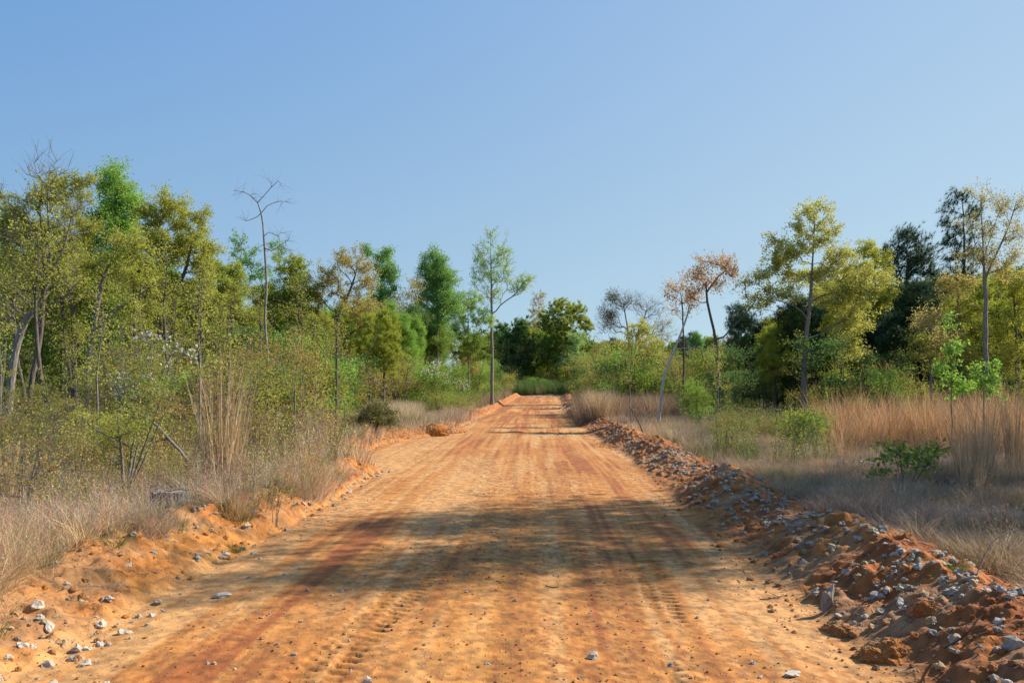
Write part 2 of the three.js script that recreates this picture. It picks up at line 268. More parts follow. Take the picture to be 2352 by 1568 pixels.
oneStone(230, 1829 * 1.55 / 520, 0.036, [0.8, 1.3, 0.8], 'upright white stone on the left bank with a wide bare margin round it', 2, 0.4, [0, 0.4, 0.2], 7);
oneStone(112, 1829 * 1.4 / 490, 0.036, [1.2, 0.9, 1], 'largest white stone of the cluster on the left bank below the straw', 2, 0.35, [0.2, 2.4, 0.2], 1);

// ---------------------------------------------------------------- clods of clay
function clod(px, y, d, r, sc, label, seed) {
  const g = lump(seed, 24, sc[0], sc[1], sc[2], 0.2, 1.3), p = g.attributes.position, col = [];
  for (let i = 0; i < p.count; i++) {
    const x = p.getX(i), yy = p.getY(i), z = p.getZ(i), n = 1 + 0.12 * perlin.noise(x * 3.4 + seed, yy * 3.4, z * 3.4) + 0.09 * Math.abs(perlin.noise(x * 8, yy * 8 + seed, z * 8)) + 0.05 * perlin.noise(x * 19, yy * 19 + seed, z * 19);
    p.setXYZ(i, x * n, yy * n, z * n); col.push(...clayColour(x * 0.4 + seed, z * 0.4 + yy * 0.4, px < CX ? 0.95 : 0.6));
  }
  g.setAttribute('color', new THREE.BufferAttribute(new Float32Array(col), 3)); g.computeVertexNormals();
  const m = new THREE.Mesh(g, lumpMat), [bx, by0, bz] = spot(px, d); const by = by0 - 0.25 * r; m.position.set(bx, by + y, bz); m.scale.setScalar(r); m.rotation.y = seed; return put(m, 'clay_clod', label, 'clod');
}
clod(2040, 0.0, 4.85, 0.14, [1.3, 0.9, 1], 'big rounded clay clod at the foot of the right berm, nearest the bottom edge', 3);
clod(2130, 0.0, 5.1, 0.1, [1.2, 0.8, 1], 'rounded clay clod on the right berm beside the biggest clod', 5);
clod(1935, -0.02, 5.35, 0.11, [1.4, 0.8, 1], 'broad clay clod beside the upright stone slab on the right berm', 8);
clod(990, 0.05, 27, 0.32, [1.8, 0.8, 1], 'large heap of orange clay at the left turnout in the distance', 19);
clod(1045, 0.05, 28.5, 0.3, [2.2, 0.7, 1], 'long low heap of clay behind the turnout heap', 23);
{
  const g = lump(41, 2, 1.1, 0.75, 1, 0.4, 1.2), col = []; for (let i = 0; i < g.attributes.position.count; i++) col.push(1, 1, 1); g.setAttribute('color', new THREE.BufferAttribute(new Float32Array(col), 3)); g.computeVertexNormals();
  const list = [];
  for (let i = 0; i < 9000; i++) {
    const kind = i < 4200 ? R() * 0.88 : 0.9 + 0.1 * R(), d = 3.4 + (kind < 0.88 ? 50 : 18) * R() ** 1.6; let x;
    if (kind < 0.6) x = roadMid(d) + rightHalf(d) + (R() * 1.1 - 0.15) * bermWide(d); else if (kind < 0.88) x = roadMid(d) - leftHalf(d) - (R() * 1.1 - 0.1) * bankWide(d); else x = roadMid(d) + (R() - 0.5) * 4.8;
    const s = (kind < 0.88 ? 0.005 + 0.026 * R() ** 4 : 0.003 + 0.008 * R() ** 3); list.push([x, d, s]);
  }
  const im = new THREE.InstancedMesh(g, lumpMat, list.length);
  list.forEach(([x, d, s], i) => { if (where(x, -d)[0] === 'r' && vn((x - roadMid(d)) * 1.1 + 4, d * 0.3, 47) < 0.42) s *= 0.5; dummy.position.set(x, height(x, -d) + s * 0.2, -d); dummy.rotation.set(R(), R() * 6, R()); dummy.scale.setScalar(s); dummy.updateMatrix(); im.setMatrixAt(i, dummy.matrix); im.setColorAt(i, new THREE.Color(...clayColour(x, -d, x < roadMid(d) - 1.5 ? 1.1 : 0.5).map((v) => v * 1.15))); });
  put(im, 'clay_crumbs', 'loose crumbs of orange clay along the road edges', 'soil', null, 'stuff');
}

// ---------------------------------------------------------------- plants: stems and leaves
const V = (x, y, z) => new THREE.Vector3(x, y, z);
class Tubes {
  constructor() { this.p = []; this.n = []; this.uv = []; this.i = []; }
  add(pts, rad) {   // a tapering tube through pts
    if (pts.length < 2) return;
    const rmax = Math.max(...rad), k = rmax < 0.008 ? 3 : rmax < 0.03 ? 4 : rmax < 0.07 ? 6 : 9, T = V(0, 0, 0), U = V(0, 0, 0), B = V(0, 0, 0), q = V(0, 0, 0), ref = V(0.31, 0.2, 0.93);
    const start = this.p.length / 3; let len = 0;
    for (let j = 0; j < pts.length; j++) {
      T.subVectors(pts[Math.min(j + 1, pts.length - 1)], pts[Math.max(j - 1, 0)]).normalize();
      U.crossVectors(T, ref); if (U.lengthSq() < 1e-4) U.set(1, 0, 0); U.normalize(); B.crossVectors(T, U);
      if (j) len += pts[j].distanceTo(pts[j - 1]);
      for (let a = 0; a <= k; a++) {
        const w = a / k * Math.PI * 2; q.copy(U).multiplyScalar(Math.cos(w)).addScaledVector(B, Math.sin(w));
        this.n.push(q.x, q.y, q.z); this.p.push(pts[j].x + q.x * rad[j], pts[j].y + q.y * rad[j], pts[j].z + q.z * rad[j]); this.uv.push(a / k * Math.max(1, Math.round(rmax * 10)), len * 1.4);
        if (j && a < k) { const c = start + (j - 1) * (k + 1) + a, e = c + k + 1; this.i.push(c, c + 1, e, e, c + 1, e + 1); }
      }
    }
  }
  geo() { const g = geom(this.p, this.i, { uv: this.uv }); g.setAttribute('normal', new THREE.BufferAttribute(new Float32Array(this.n), 3)); return g; }
}
class Leaves {
  constructor() { this.p = []; this.c = []; this.i = []; }
  leaf(o, dir, nor, len, wid, col) {   // a folded rhombus
    const s = V(0, 0, 0).crossVectors(dir, nor).normalize(), b = this.p.length / 3, m = 0.45;
    const up = wid * 0.28;
    this.p.push(o.x, o.y, o.z, o.x + dir.x * len * m + s.x * wid / 2 + nor.x * up, o.y + dir.y * len * m + s.y * wid / 2 + nor.y * up, o.z + dir.z * len * m + s.z * wid / 2 + nor.z * up,
      o.x + dir.x * len * m - s.x * wid / 2 + nor.x * up, o.y + dir.y * len * m - s.y * wid / 2 + nor.y * up, o.z + dir.z * len * m - s.z * wid / 2 + nor.z * up, o.x + dir.x * len, o.y + dir.y * len, o.z + dir.z * len);
    for (let k = 0; k < 4; k++) this.c.push(...col);
    this.i.push(b, b + 1, b + 3, b, b + 3, b + 2);
  }
  needle(o, e, w, col) { const b = this.p.length / 3, s = V(0, 0, 0).crossVectors(V(e.x - o.x, e.y - o.y, e.z - o.z), V(0.3, 0.8, 0.5)).setLength(w); this.p.push(o.x - s.x, o.y - s.y, o.z - s.z, o.x + s.x, o.y + s.y, o.z + s.z, e.x, e.y, e.z); for (let k = 0; k < 3; k++) this.c.push(...col); this.i.push(b, b + 1, b + 2); }
  geo() { return geom(this.p, this.i, { col: this.c }); }
}
const GAIN = 2.5;
const PAL = {
  olive: [[0.205, 0.198, 0.03], [0.185, 0.188, 0.027], [0.23, 0.215, 0.038], [0.155, 0.172, 0.026]],
  oliveGreen: [[0.165, 0.185, 0.02], [0.125, 0.165, 0.02], [0.215, 0.2, 0.028]],
  tan: [[0.23, 0.18, 0.06], [0.2, 0.165, 0.046], [0.26, 0.205, 0.08], [0.17, 0.16, 0.036]],
  bright: [[0.125, 0.2, 0.03], [0.145, 0.22, 0.034], [0.105, 0.175, 0.028], [0.165, 0.235, 0.042]],
  blue: [[0.105, 0.18, 0.042], [0.125, 0.2, 0.048], [0.09, 0.155, 0.036]],
  pale: [[0.19, 0.25, 0.09], [0.16, 0.225, 0.075], [0.22, 0.275, 0.11]],
  green: [[0.105, 0.15, 0.018], [0.13, 0.175, 0.024], [0.08, 0.12, 0.016]],
  deep: [[0.045, 0.085, 0.016], [0.055, 0.1, 0.02], [0.065, 0.11, 0.024]],
  pine: [[0.026, 0.05, 0.018], [0.036, 0.065, 0.024], [0.024, 0.042, 0.016]],
  cedar: [[0.075, 0.075, 0.02], [0.06, 0.065, 0.02], [0.09, 0.085, 0.025]],
  russet: [[0.28, 0.165, 0.075], [0.25, 0.15, 0.065], [0.31, 0.2, 0.095], [0.23, 0.165, 0.06]],
  yellow: [[0.245, 0.23, 0.055], [0.215, 0.21, 0.046], [0.275, 0.255, 0.075], [0.18, 0.185, 0.04]],
  rust: [[0.22, 0.13, 0.036], [0.19, 0.13, 0.034], [0.17, 0.145, 0.028], [0.24, 0.155, 0.042]],
  white: [[0.7, 0.7, 0.62], [0.75, 0.75, 0.7]],
  vine: [[0.05, 0.05, 0.02], [0.07, 0.065, 0.025]],
  thicket: [[0.155, 0.175, 0.026], [0.12, 0.155, 0.022], [0.19, 0.185, 0.032], [0.2, 0.165, 0.036], [0.19, 0.13, 0.034]],
};
for (const [k, list] of Object.entries(PAL)) if (k !== 'white') for (const c of list) for (let i = 0; i < 3; i++) c[i] *= GAIN;
const gauss = (r) => (r() + r() + r() - 1.5) * 1.15;
function unit(r, droop = 0) { const y = r() * 2 - 1 - droop, a = r() * 6.2832, q = Math.sqrt(Math.max(0, 1 - (r() * 2 - 1) ** 2)); return V(Math.cos(a) * q, y, Math.sin(a) * q).normalize(); }
/* A plant grown from its outline. stem: points of the main stem; blobs: {c, r, tips, leaf} volumes its branch ends fill.
   Every branch end is joined to the nearest part of what has grown so far, thickness follows the number of ends carried. */
function grow(o) {
  const r = rng(o.seed), P = [], par = [], kids = [], first = o.first ?? 0;
  const add = (p, q) => { P.push(p); par.push(q); kids.push([]); if (q >= 0) kids[q].push(P.length - 1); return P.length - 1; };
  const stems = o.stems ?? [o.stem], onStem = [], plen = [];
  for (const st of stems) {
    const c = new THREE.CatmullRomCurve3(st.map((p) => V(...p)), false, 'centripetal'), L = c.getLength(), n = Math.max(3, Math.ceil(L / (o.step ?? 0.35)));
    let q = -1;
    for (let i = 0; i <= n; i++) { const p = c.getPointAt(i / n); if (i && i < n) p.add(V(gauss(r), 0, gauss(r)).multiplyScalar(0.02 * L / n * 2)); q = add(p, q); onStem.push(q); plen[q] = q && par[q] >= 0 ? plen[par[q]] + p.distanceTo(P[par[q]]) : 0; }
  }
  for (const lb of o.limbs ?? []) {
    const c = new THREE.CatmullRomCurve3(lb.map((p) => V(...p)), false, 'centripetal'), n = Math.max(3, Math.ceil(c.getLength() / (o.step ?? 0.35)));
    let q = 0, m = 1e9; for (let i = 0; i < P.length; i++) { const w = P[i].distanceTo(c.getPointAt(0)); if (w < m) { m = w; q = i; } }
    for (let i = 1; i <= n; i++) { const p = c.getPointAt(i / n), w = add(p, q); plen[w] = plen[q] + p.distanceTo(P[q]); q = w; }
  }
  const stemCount = P.length, ends = [];
  for (const b of o.blobs) for (let i = 0; i < b.tips; i++) { const u = unit(r), k = r() ** 0.45 * (0.8 + 0.42 * r()); ends.push({ p: V(b.c[0] + u.x * k * b.r[0], b.c[1] + u.y * k * b.r[1], b.c[2] + u.z * k * b.r[2]), b }); }
  const ax = (e) => { let m = 1e9; for (let i = 0; i < stemCount; i += 2) { const q = P[i].distanceTo(e.p); if (q < m) m = q; } return m + r() * 0.3; };
  ends.forEach((e) => { e.k = ax(e); }); ends.sort((a, b) => a.k - b.k);
  const tips = [];
  for (const e of ends) {
    let best = -1, cost = 1e9;
    for (let i = 0; i < P.length; i++) {
      if (i < stemCount && P[i].y < first) continue;
      const dx = e.p.x - P[i].x, dy = e.p.y - P[i].y, dz = e.p.z - P[i].z, dd = Math.sqrt(dx * dx + dy * dy + dz * dz);
      if (dd > cost) continue;
      const c = dd * (1 + (o.climb ?? 0.6) * Math.max(0, 0.45 - dy / (dd + 1e-6))) + 0.12 * plen[i];
      if (c < cost) { cost = c; best = i; }
    }
    const a = P[best], L = a.distanceTo(e.p), pd = par[best] >= 0 ? V(0, 0, 0).subVectors(a, P[par[best]]).normalize() : V(0, 1, 0);
    const ctl = a.clone().lerp(e.p, 0.45).addScaledVector(pd, 0.2 * L).add(V(gauss(r), gauss(r) * 0.7, gauss(r)).multiplyScalar(0.13 * L)), n = Math.max(2, Math.ceil(L / (o.step ?? 0.35)));
    let q = best;
    for (let i = 1; i <= n; i++) { const t = i / n, m = 1 - t, p = a.clone().multiplyScalar(m * m).addScaledVector(ctl, 2 * m * t).addScaledVector(e.p, t * t); if (i < n) p.add(V(gauss(r), gauss(r), gauss(r)).multiplyScalar(0.025 * L / n + 0.008)); const w = add(p, q); plen[w] = plen[q] + p.distanceTo(P[q]); q = w; }
    tips.push({ i: q, b: e.b });
  }
  const cnt = new Float32Array(P.length); for (let i = P.length - 1; i >= 0; i--) { if (!kids[i].length) cnt[i] = 1; if (par[i] >= 0) cnt[par[i]] += cnt[i]; }
  const base = cnt[0], tipR = o.tip ?? 0.006, top = Math.max(...plen.filter((v) => v !== undefined));
  const rad = (i) => tipR * 0.7 + o.radius * 0.62 * Math.pow(cnt[i] / base, 0.62) * (1 - 0.45 * plen[i] / top);
  const trunk = new Tubes(), branches = new Tubes(), crown = new Leaves();
  const done = new Uint8Array(P.length);
  const run = (from, start) => { const pts = [], rs = []; if (from >= 0) { pts.push(P[from]); rs.push(Math.min(rad(from), rad(start) * 1.35)); } let i = start; while (i >= 0 && !done[i]) { done[i] = 1; pts.push(P[i]); rs.push(rad(i)); let nx = -1, m = -1; for (const k of kids[i]) { const w = i < stemCount && k < stemCount ? 1e9 : cnt[k]; if (w > m && !done[k]) { m = w; nx = k; } } i = nx; } return [pts, rs]; };
  for (let i = 0; i < stemCount; i++) if (par[i] < 0) {
    const [pts, rs] = run(-1, i); rs[0] *= 1.35; if (rs[1]) rs[1] *= 1.1; pts.unshift(pts[0].clone().setY(pts[0].y - 0.25)); rs.unshift(rs[0] * 1.15); trunk.add(pts, rs);
  }
  for (let i = 0; i < P.length; i++) if (!done[i]) { const [pts, rs] = run(par[i], i); branches.add(pts, rs); }
  const twig = o.twig ?? [3, 0.3], S = o.leafSize ?? 0.08;
  for (const t of tips) {
    const a = P[t.i], pd = V(0, 0, 0).subVectors(a, P[par[t.i]]).normalize(), sites = [];
    for (let k = 0; k < twig[0]; k++) {
      const dir = pd.clone().multiplyScalar(0.9).add(unit(r).multiplyScalar(0.8)).add(V(0, o.twigUp ?? 0.15, 0)).normalize(), L = twig[1] * (0.5 + r()), s = k === 0 ? a : P[par[t.i]].clone().lerp(a, r());
      const m = s.clone().addScaledVector(dir, L * 0.5).add(unit(r).multiplyScalar(L * 0.1)), e = s.clone().addScaledVector(dir, L);
      branches.add([s, m, e], [tipR * 0.8, tipR * 0.6, tipR * 0.35]); sites.push([s, m, e]);
    }
    const lf = t.b.leaf; if (!lf) continue;
    const pal = PAL[lf.pal], tint = 0.88 + 0.24 * r(), nl = Math.round(lf.n * (0.6 + 0.8 * r()));
    if (lf.tuft) {
      for (const [s, m, e] of sites) for (const q of [e, m, s]) { const c = pick(pal, r), dir = V(0, 0, 0).subVectors(e, s).normalize(); for (let k = 0; k < lf.n; k++) { const u = unit(r).multiplyScalar(0.75).addScaledVector(dir, 0.6).normalize(), f = 0.75 + 0.5 * r(); crown.needle(q, q.clone().addScaledVector(u, lf.tuft * (0.75 + 0.4 * r())), lf.w ?? 0.007, [c[0] * f, c[1] * f, c[2] * f]); } }
      continue;
    }
    for (let k = 0; k < nl; k++) {
      const [s, m, e] = pick(sites, r), f = r(), q = f < 0.5 ? s.clone().lerp(m, f * 2) : m.clone().lerp(e, f * 2 - 1), sp = lf.spread ?? 0.12;
      q.add(V(gauss(r), gauss(r) * 0.8, gauss(r)).multiplyScalar(sp));
      const dir = unit(r, lf.droop ?? 0.25), nor = unit(r).add(V(0, 0.5, 0)).cross(dir).cross(dir).negate().normalize(), c = pick(pal, r), v = tint * (0.88 + 0.24 * r()), len = S * (0.65 + 0.7 * r()) * (lf.size ?? 1);
      crown.leaf(q, dir, nor, len, len * (lf.wide ?? 0.55), [c[0] * v, c[1] * v, c[2] * v]);
    }
  }
  return { trunk: trunk.geo(), branches: branches.geo(), crown: crown.p.length ? crown.geo() : null, leaves: crown.i.length / 6, needles: o.needles };
}
function assemble(parts, barkM, leafM = leafMat) {
  const g = new THREE.Group();
  const mk = (n, ge, ma) => { if (!ge || !ge.attributes.position.count) return; const m = new THREE.Mesh(ge, ma); m.name = n; if (n !== 'trunk' && n !== 'stems') m.userData.kind = 'stuff'; (n === 'branches' ? g.children[0] : g).add(m); };
  mk('trunk', parts.trunk, barkM); mk('branches', parts.branches, barkM); mk('crown', parts.crown, leafM);
  return g;
}
let tally = 0;
/* A tree described by how it stands in the photograph: base px and distance, stem and crown outlines in photograph pixels, turned into metres at its own distance. */
function tree(name, label, s, group) {
  const d = s.d, [bx, by, bz] = spot(s.px, d), M = d / FPX, Y = (py) => (HZ - py) * M + EYE - by, rr = rng(s.seed * 31 + 7);
  const loc = (p) => [(p[0] - s.px) * M, Math.max(0, Y(p[1])), (p[2] ?? (rr() - 0.5) * 12) * M];
  const stems = (s.stems ?? [s.stem]).map((st) => { const q = st.map(loc); q[0] = [q[0][0], 0, q[0][2]]; return q; });
  const limbs = (s.limbs ?? []).map((st) => st.map(loc));
  const size = s.leafSize ?? 0.047 + 0.00085 * d;
  const blobs = s.blobs.map(([x, y, a, b, o = {}]) => {
    const area = Math.PI * a * b * M * M, q = { ...s, ...o }, tips = Math.max(4, Math.round((q.tips ?? 7) * 1.9 * area ** 0.8)), n = q.lai * area * (q.pal === 'tan' ? 2.2 : q.pal === 'olive' ? 2.6 : 3.1) / (size * size * (q.size ?? 1) ** 2 * 0.27) / tips;
    return { c: [(x - s.px) * M, Y(y), (q.z ?? (rr() - 0.5) * 0.5 * a) * M], r: [a * M, b * M, Math.min(a * 0.9, b * 1.3, 80) * M], tips, leaf: q.lai > 0 ? { pal: q.pal, n: s.tuft ? q.n ?? 9 : n, spread: q.spread ?? 0.13, droop: q.droop, size: q.size, tuft: s.tuft, w: s.w, wide: q.wide } : null };
  });
  const parts = grow({ seed: s.seed, stems, limbs, blobs, radius: s.radius, tip: s.tip ?? 0.004 + 0.00008 * d, first: s.first ?? 0.8, leafSize: size, twig: s.twig ?? [d > 38 ? 3 : 4, 0.42], climb: s.climb, step: s.step ?? (d > 38 ? 0.55 : 0.38), twigUp: s.twigUp });
  tally += parts.crown ? parts.crown.index.count / 3 : 0; tally += parts.branches.index.count / 3;
  const g = assemble(parts, BARK[s.bark ?? 'brown'], s.tuft ? needleMat : leafMat);
  g.position.set(bx, by, bz);
  return put(g, name, label, 'tree', group);
}
function copy(src, name, label, category, group, x, z, turn, sc) {
  const c = src.clone(); c.position.set(x, height(x, z), z); c.rotation.y = turn; c.scale.set(sc[0], sc[1], sc[0]);
  return put(c, name, label, category, group);
}
const T = {};
// left wood
T.lean = tree('bare_tree', 'leaning grey tree with bare fine twigs at the far left edge', { seed: 1, px: 12, d: 20, stem: [[12, 950, 0], [33, 830, 4], [62, 735, 6], [100, 690, 4], [112, 610, 0], [110, 500, 0], [112, 400, 0]], limbs: [[[62, 735, 6], [20, 690, 8], [-20, 660, 10]], [[100, 690, 4], [60, 690, 2], [10, 640, -4], [-30, 600, -6]], [[112, 640, 0], [150, 560, 3], [172, 470, 4]], [[110, 640, 0], [80, 560, 3], [60, 470, 4]], [[80, 710, 5], [140, 690, 2], [175, 650, 0]]], radius: 0.16, bark: 'grey', first: 2.0, tip: 0.0045, lai: 0.12, pal: 'olive', tips: 17, twig: [4, 0.36], twigUp: 0.5, climb: 1.1, blobs: [[112, 420, 48, 78, { lai: 0 }], [50, 520, 50, 100, { lai: 0.03 }], [165, 500, 42, 100, { lai: 0.03 }], [60, 640, 70, 70, { tips: 8 }], [150, 640, 40, 60], [20, 710, 60, 45]] });
T.oakA = tree('oak_tree', 'yellow olive oak whose crown stands behind the leaning grey tree', { seed: 2, px: 85, d: 29, stem: [[85, 930], [90, 780], [100, 640], [110, 520]], radius: 0.2, bark: 'dark', first: 2.5, lai: 1.25, pal: 'olive', blobs: [[55, 500, 55, 70], [130, 450, 55, 55], [192, 440, 26, 40], [15, 560, 50, 100], [110, 580, 70, 80], [185, 560, 42, 80], [60, 690, 80, 60], [150, 680, 60, 60]] });
T.oakB = tree('oak_tree', 'slim dark trunked oak with olive leaves right of the leaning tree', { seed: 3, px: 172, d: 23, stem: [[172, 960], [168, 840], [165, 710], [150, 610], [152, 540]], radius: 0.13, bark: 'dark', first: 2.4, lai: 0.6, pal: 'olive', blobs: [[150, 590, 50, 55], [200, 660, 50, 45], [120, 680, 45, 40], [180, 760, 50, 40]] });
T.gumA = tree('sweetgum_tree', 'tall bright green pointed tree rising above the left wood', { seed: 4, px: 250, d: 33, stem: [[250, 930], [255, 760], [262, 600], [268, 480], [268, 395]], radius: 0.2, bark: 'grey', first: 3, lai: 1.6, pal: 'bright', size: 1.15, spread: 0.22, tips: 10, blobs: [[266, 412, 30, 30], [262, 455, 44, 40], [298, 470, 25, 42], [238, 500, 40, 40], [275, 530, 52, 50], [215, 530, 18, 38], [245, 610, 65, 55], [235, 700, 65, 60], [215, 790, 70, 60], [270, 850, 60, 40]] });
T.oakC = tree('oak_tree', 'oak with curved grey stem forking low beneath the bright green tree', { seed: 5, px: 205, d: 22, stems: [[[205, 930], [203, 850], [215, 740], [236, 640], [262, 580], [285, 540]], [[206, 930], [212, 790], [245, 725], [300, 690], [345, 660]]], radius: 0.12, bark: 'grey', first: 2.2, lai: 0.7, pal: 'olive', blobs: [[290, 560, 50, 50], [330, 650, 45, 40], [250, 620, 50, 45], [310, 720, 60, 40]] });
T.oakD = tree('oak_tree', 'broad rounded olive oak left of the tall dead tree', { seed: 6, px: 372, d: 30, stems: [[[372, 900], [368, 790], [355, 690], [350, 600], [370, 500]], [[376, 900], [385, 780], [400, 690], [430, 600], [440, 540]]], radius: 0.19, bark: 'dark', first: 2.4, lai: 1.5, pal: 'olive', blobs: [[385, 485, 50, 40], [440, 515, 46, 44], [342, 510, 26, 46], [395, 575, 80, 55], [468, 590, 32, 60], [325, 600, 42, 55], [415, 660, 85, 45], [340, 680, 50, 45], [470, 690, 40, 40]] });
T.oakE = tree('oak_tree', 'low olive green oak between the rounded oak and the dead tree', { seed: 7, px: 500, d: 34, stem: [[500, 890], [505, 780], [500, 660]], radius: 0.15, bark: 'dark', first: 1.6, lai: 1.7, pal: 'oliveGreen', blobs: [[500, 635, 48, 42], [538, 680, 36, 44], [470, 700, 55, 50], [560, 745, 45, 45], [500, 770, 60, 50]] });
T.pop1 = tree('poplar_tree', 'thin blue green tree with sparse leaves behind the dead tree', { seed: 8, px: 556, d: 42, stem: [[556, 890], [552, 740], [552, 600], [556, 525]], radius: 0.1, bark: 'grey', first: 4, lai: 0.5, pal: 'blue', size: 1.2, blobs: [[545, 555, 14, 35], [565, 590, 28, 40], [540, 660, 30, 45], [600, 640, 30, 40], [635, 575, 22, 22]] });
T.snag = tree('dead_tree', 'tall thin dead tree with bare crooked top above the left wood', { seed: 9, px: 611, d: 26, stem: [[611, 900, 0], [614, 810, 0], [608, 740, 1], [611, 640, 0], [606, 560, 0], [603, 510, 0], [598, 480, 0], [586, 458, 0], [572, 447, 0]], limbs: [[[592, 466, 0], [606, 450, 2], [622, 432, 3], [640, 416, 4]], [[572, 447, 0], [556, 440, 0], [538, 438, 0]], [[598, 485, 0], [612, 474, 2], [624, 468, 3], [648, 462, 4]], [[609, 580, 0], [628, 575, 3], [650, 560, 5]], [[604, 530, 0], [622, 535, 3], [642, 545, 5]], [[600, 492, 0], [584, 500, -2], [566, 506, -3]], [[609, 690, 0], [640, 688, 3], [668, 700, 5]]], radius: 0.075, bark: 'grey', first: 4.4, tip: 0.0042, lai: 0, tips: 10, twig: [3, 0.34], climb: 0.1, twigUp: 0.1, blobs: [[635, 418, 20, 8], [548, 440, 16, 7], [580, 445, 14, 12], [648, 464, 18, 5], [655, 555, 26, 14], [645, 535, 20, 8], [665, 578, 18, 4], [566, 506, 8, 4]] });
T.oakF = tree('oak_tree', 'small round olive oak just right of the dead tree', { seed: 10, px: 668, d: 40, stem: [[668, 890], [664, 780], [670, 640]], radius: 0.16, bark: 'dark', first: 1.8, lai: 1.6, pal: 'oliveGreen', blobs: [[672, 618, 38, 36], [648, 680, 48, 46], [705, 690, 42, 54], [605, 705, 44, 54], [645, 765, 65, 46]] });
T.oakG = tree('oak_tree', 'brown olive oak with dark slanting limbs in the middle of the left wood', { seed: 11, px: 770, d: 40, stems: [[[770, 890], [772, 790], [776, 720], [800, 675], [815, 630]], [[772, 890], [775, 800], [800, 770], [840, 745]]], radius: 0.24, bark: 'dark', first: 2, lai: 0.85, pal: 'tan', tips: 9, blobs: [[796, 596, 42, 32], [758, 640, 40, 40], [836, 636, 34, 40], [722, 690, 28, 55], [800, 690, 55, 35], [850, 730, 40, 44], [735, 770, 45, 40, { pal: 'olive', lai: 1.4 }]] });
T.spire = tree('sweetgum_tree', 'narrow bright green spire beside the brown oak', { seed: 12, px: 868, d: 52, stem: [[868, 890], [872, 760], [876, 640], [880, 565]], radius: 0.16, bark: 'grey', first: 2.5, lai: 1.7, pal: 'blue', size: 1.1, spread: 0.24, tips: 10, blobs: [[880, 585, 16, 26], [846, 580, 8, 20], [884, 630, 26, 32], [878, 690, 32, 44], [862, 750, 36, 46]] });
T.pink = tree('oak_tree', 'dull thin leaved tree between the two bright green trees', { seed: 13, px: 942, d: 48, stem: [[942, 890], [940, 780], [945, 670]], radius: 0.12, bark: 'grey', first: 1.8, lai: 0.45, pal: 'tan', tips: 12, blobs: [[945, 665, 26, 30], [925, 710, 32, 36], [955, 730, 30, 40, { pal: 'deep', lai: 1.2 }], [925, 785, 46, 52, { pal: 'green', lai: 1.2 }]] });
T.gumB = tree('sweetgum_tree', 'dense bright green tree with rounded top left of the lone poplar', { seed: 14, px: 1005, d: 52, stem: [[1005, 890], [1005, 760], [1003, 640], [1003, 590]], radius: 0.18, bark: 'grey', first: 3, lai: 1.7, pal: 'blue', size: 1.1, spread: 0.24, tips: 10, blobs: [[1003, 597, 26, 24], [990, 625, 34, 26], [1022, 640, 32, 36], [985, 670, 34, 36], [1028, 695, 34, 40], [1000, 730, 50, 44], [1000, 790, 50, 40, { pal: 'green' }]] });
T.pop2 = tree('poplar_tree', 'pale blue green leafy tree close behind the lone poplar', { seed: 15, px: 1078, d: 57, stem: [[1078, 890], [1076, 780], [1074, 690]], radius: 0.12, bark: 'grey', first: 2, lai: 0.8, pal: 'pale', blobs: [[1074, 690, 32, 30], [1058, 735, 42, 44], [1108, 730, 26, 30], [1075, 790, 50, 44, { pal: 'green', lai: 1.3 }]] });
T.poplar = tree('poplar_tree', 'tall lone poplar with thin pale crown left of the road end', { seed: 16, px: 1130, d: 58, stem: [[1130, 870, 0], [1130, 780, 0], [1129, 690, 0], [1128, 610, 0], [1127, 530, 0]], limbs: [[[1130, 728, 0], [1150, 700, 0], [1180, 678, 0], [1208, 645, 0]]], radius: 0.19, bark: 'grey', first: 5.6, lai: 0.36, pal: 'pale', tips: 11, twigUp: 0.5, climb: 1.4, spread: 0.14, blobs: [[1127, 548, 13, 22], [1106, 590, 20, 36], [1150, 586, 24, 44], [1128, 630, 28, 40], [1096, 640, 14, 32], [1164, 632, 13, 32], [1130, 678, 32, 26, { lai: 0.22 }], [1210, 648, 18, 22], [1186, 668, 26, 14], [1196, 656, 18, 14]] });
// the wood beyond the end of the road
T.ever = tree('cedar_tree', 'dark evergreen standing at the left of the road end', { seed: 17, px: 1192, d: 114, stem: [[1192, 900], [1194, 800], [1196, 730]], radius: 0.2, bark: 'dark', first: 0.6, lai: 2, pal: 'deep', blobs: [[1195, 750, 20, 26], [1185, 785, 34, 36], [1208, 800, 30, 36], [1190, 840, 45, 34]] });
T.thinEnd = tree('oak_tree', 'thin brownish tree rising behind the road end', { seed: 18, px: 1238, d: 118, stem: [[1238, 900], [1238, 780], [1238, 690]], radius: 0.15, bark: 'grey', first: 2, lai: 0.5, pal: 'tan', blobs: [[1238, 688, 18, 22], [1232, 730, 24, 34], [1225, 790, 36, 44, { pal: 'green', lai: 1.5 }]] });
T.endOak = tree('oak_tree', 'rounded fresh green oak straight beyond the road end', { seed: 19, px: 1298, d: 113, stem: [[1298, 900], [1300, 800], [1296, 730]], radius: 0.25, bark: 'dark', first: 2.2, lai: 1.7, pal: 'oliveGreen', blobs: [[1288, 706, 28, 24], [1322, 716, 26, 26], [1258, 735, 26, 30], [1345, 745, 18, 22], [1292, 752, 46, 32], [1330, 790, 34, 30, { pal: 'green' }], [1262, 800, 34, 36, { pal: 'green' }]] });
T.pear = tree('flowering_tree', 'whitish blossoming tree low beside the road end', { seed: 20, px: 1322, d: 110, stem: [[1320, 900], [1320, 840], [1318, 790]], radius: 0.09, bark: 'grey', first: 1.2, lai: 0.8, pal: 'pale', blobs: [[1322, 785, 24, 28], [1308, 825, 26, 26], [1334, 830, 20, 26]] });
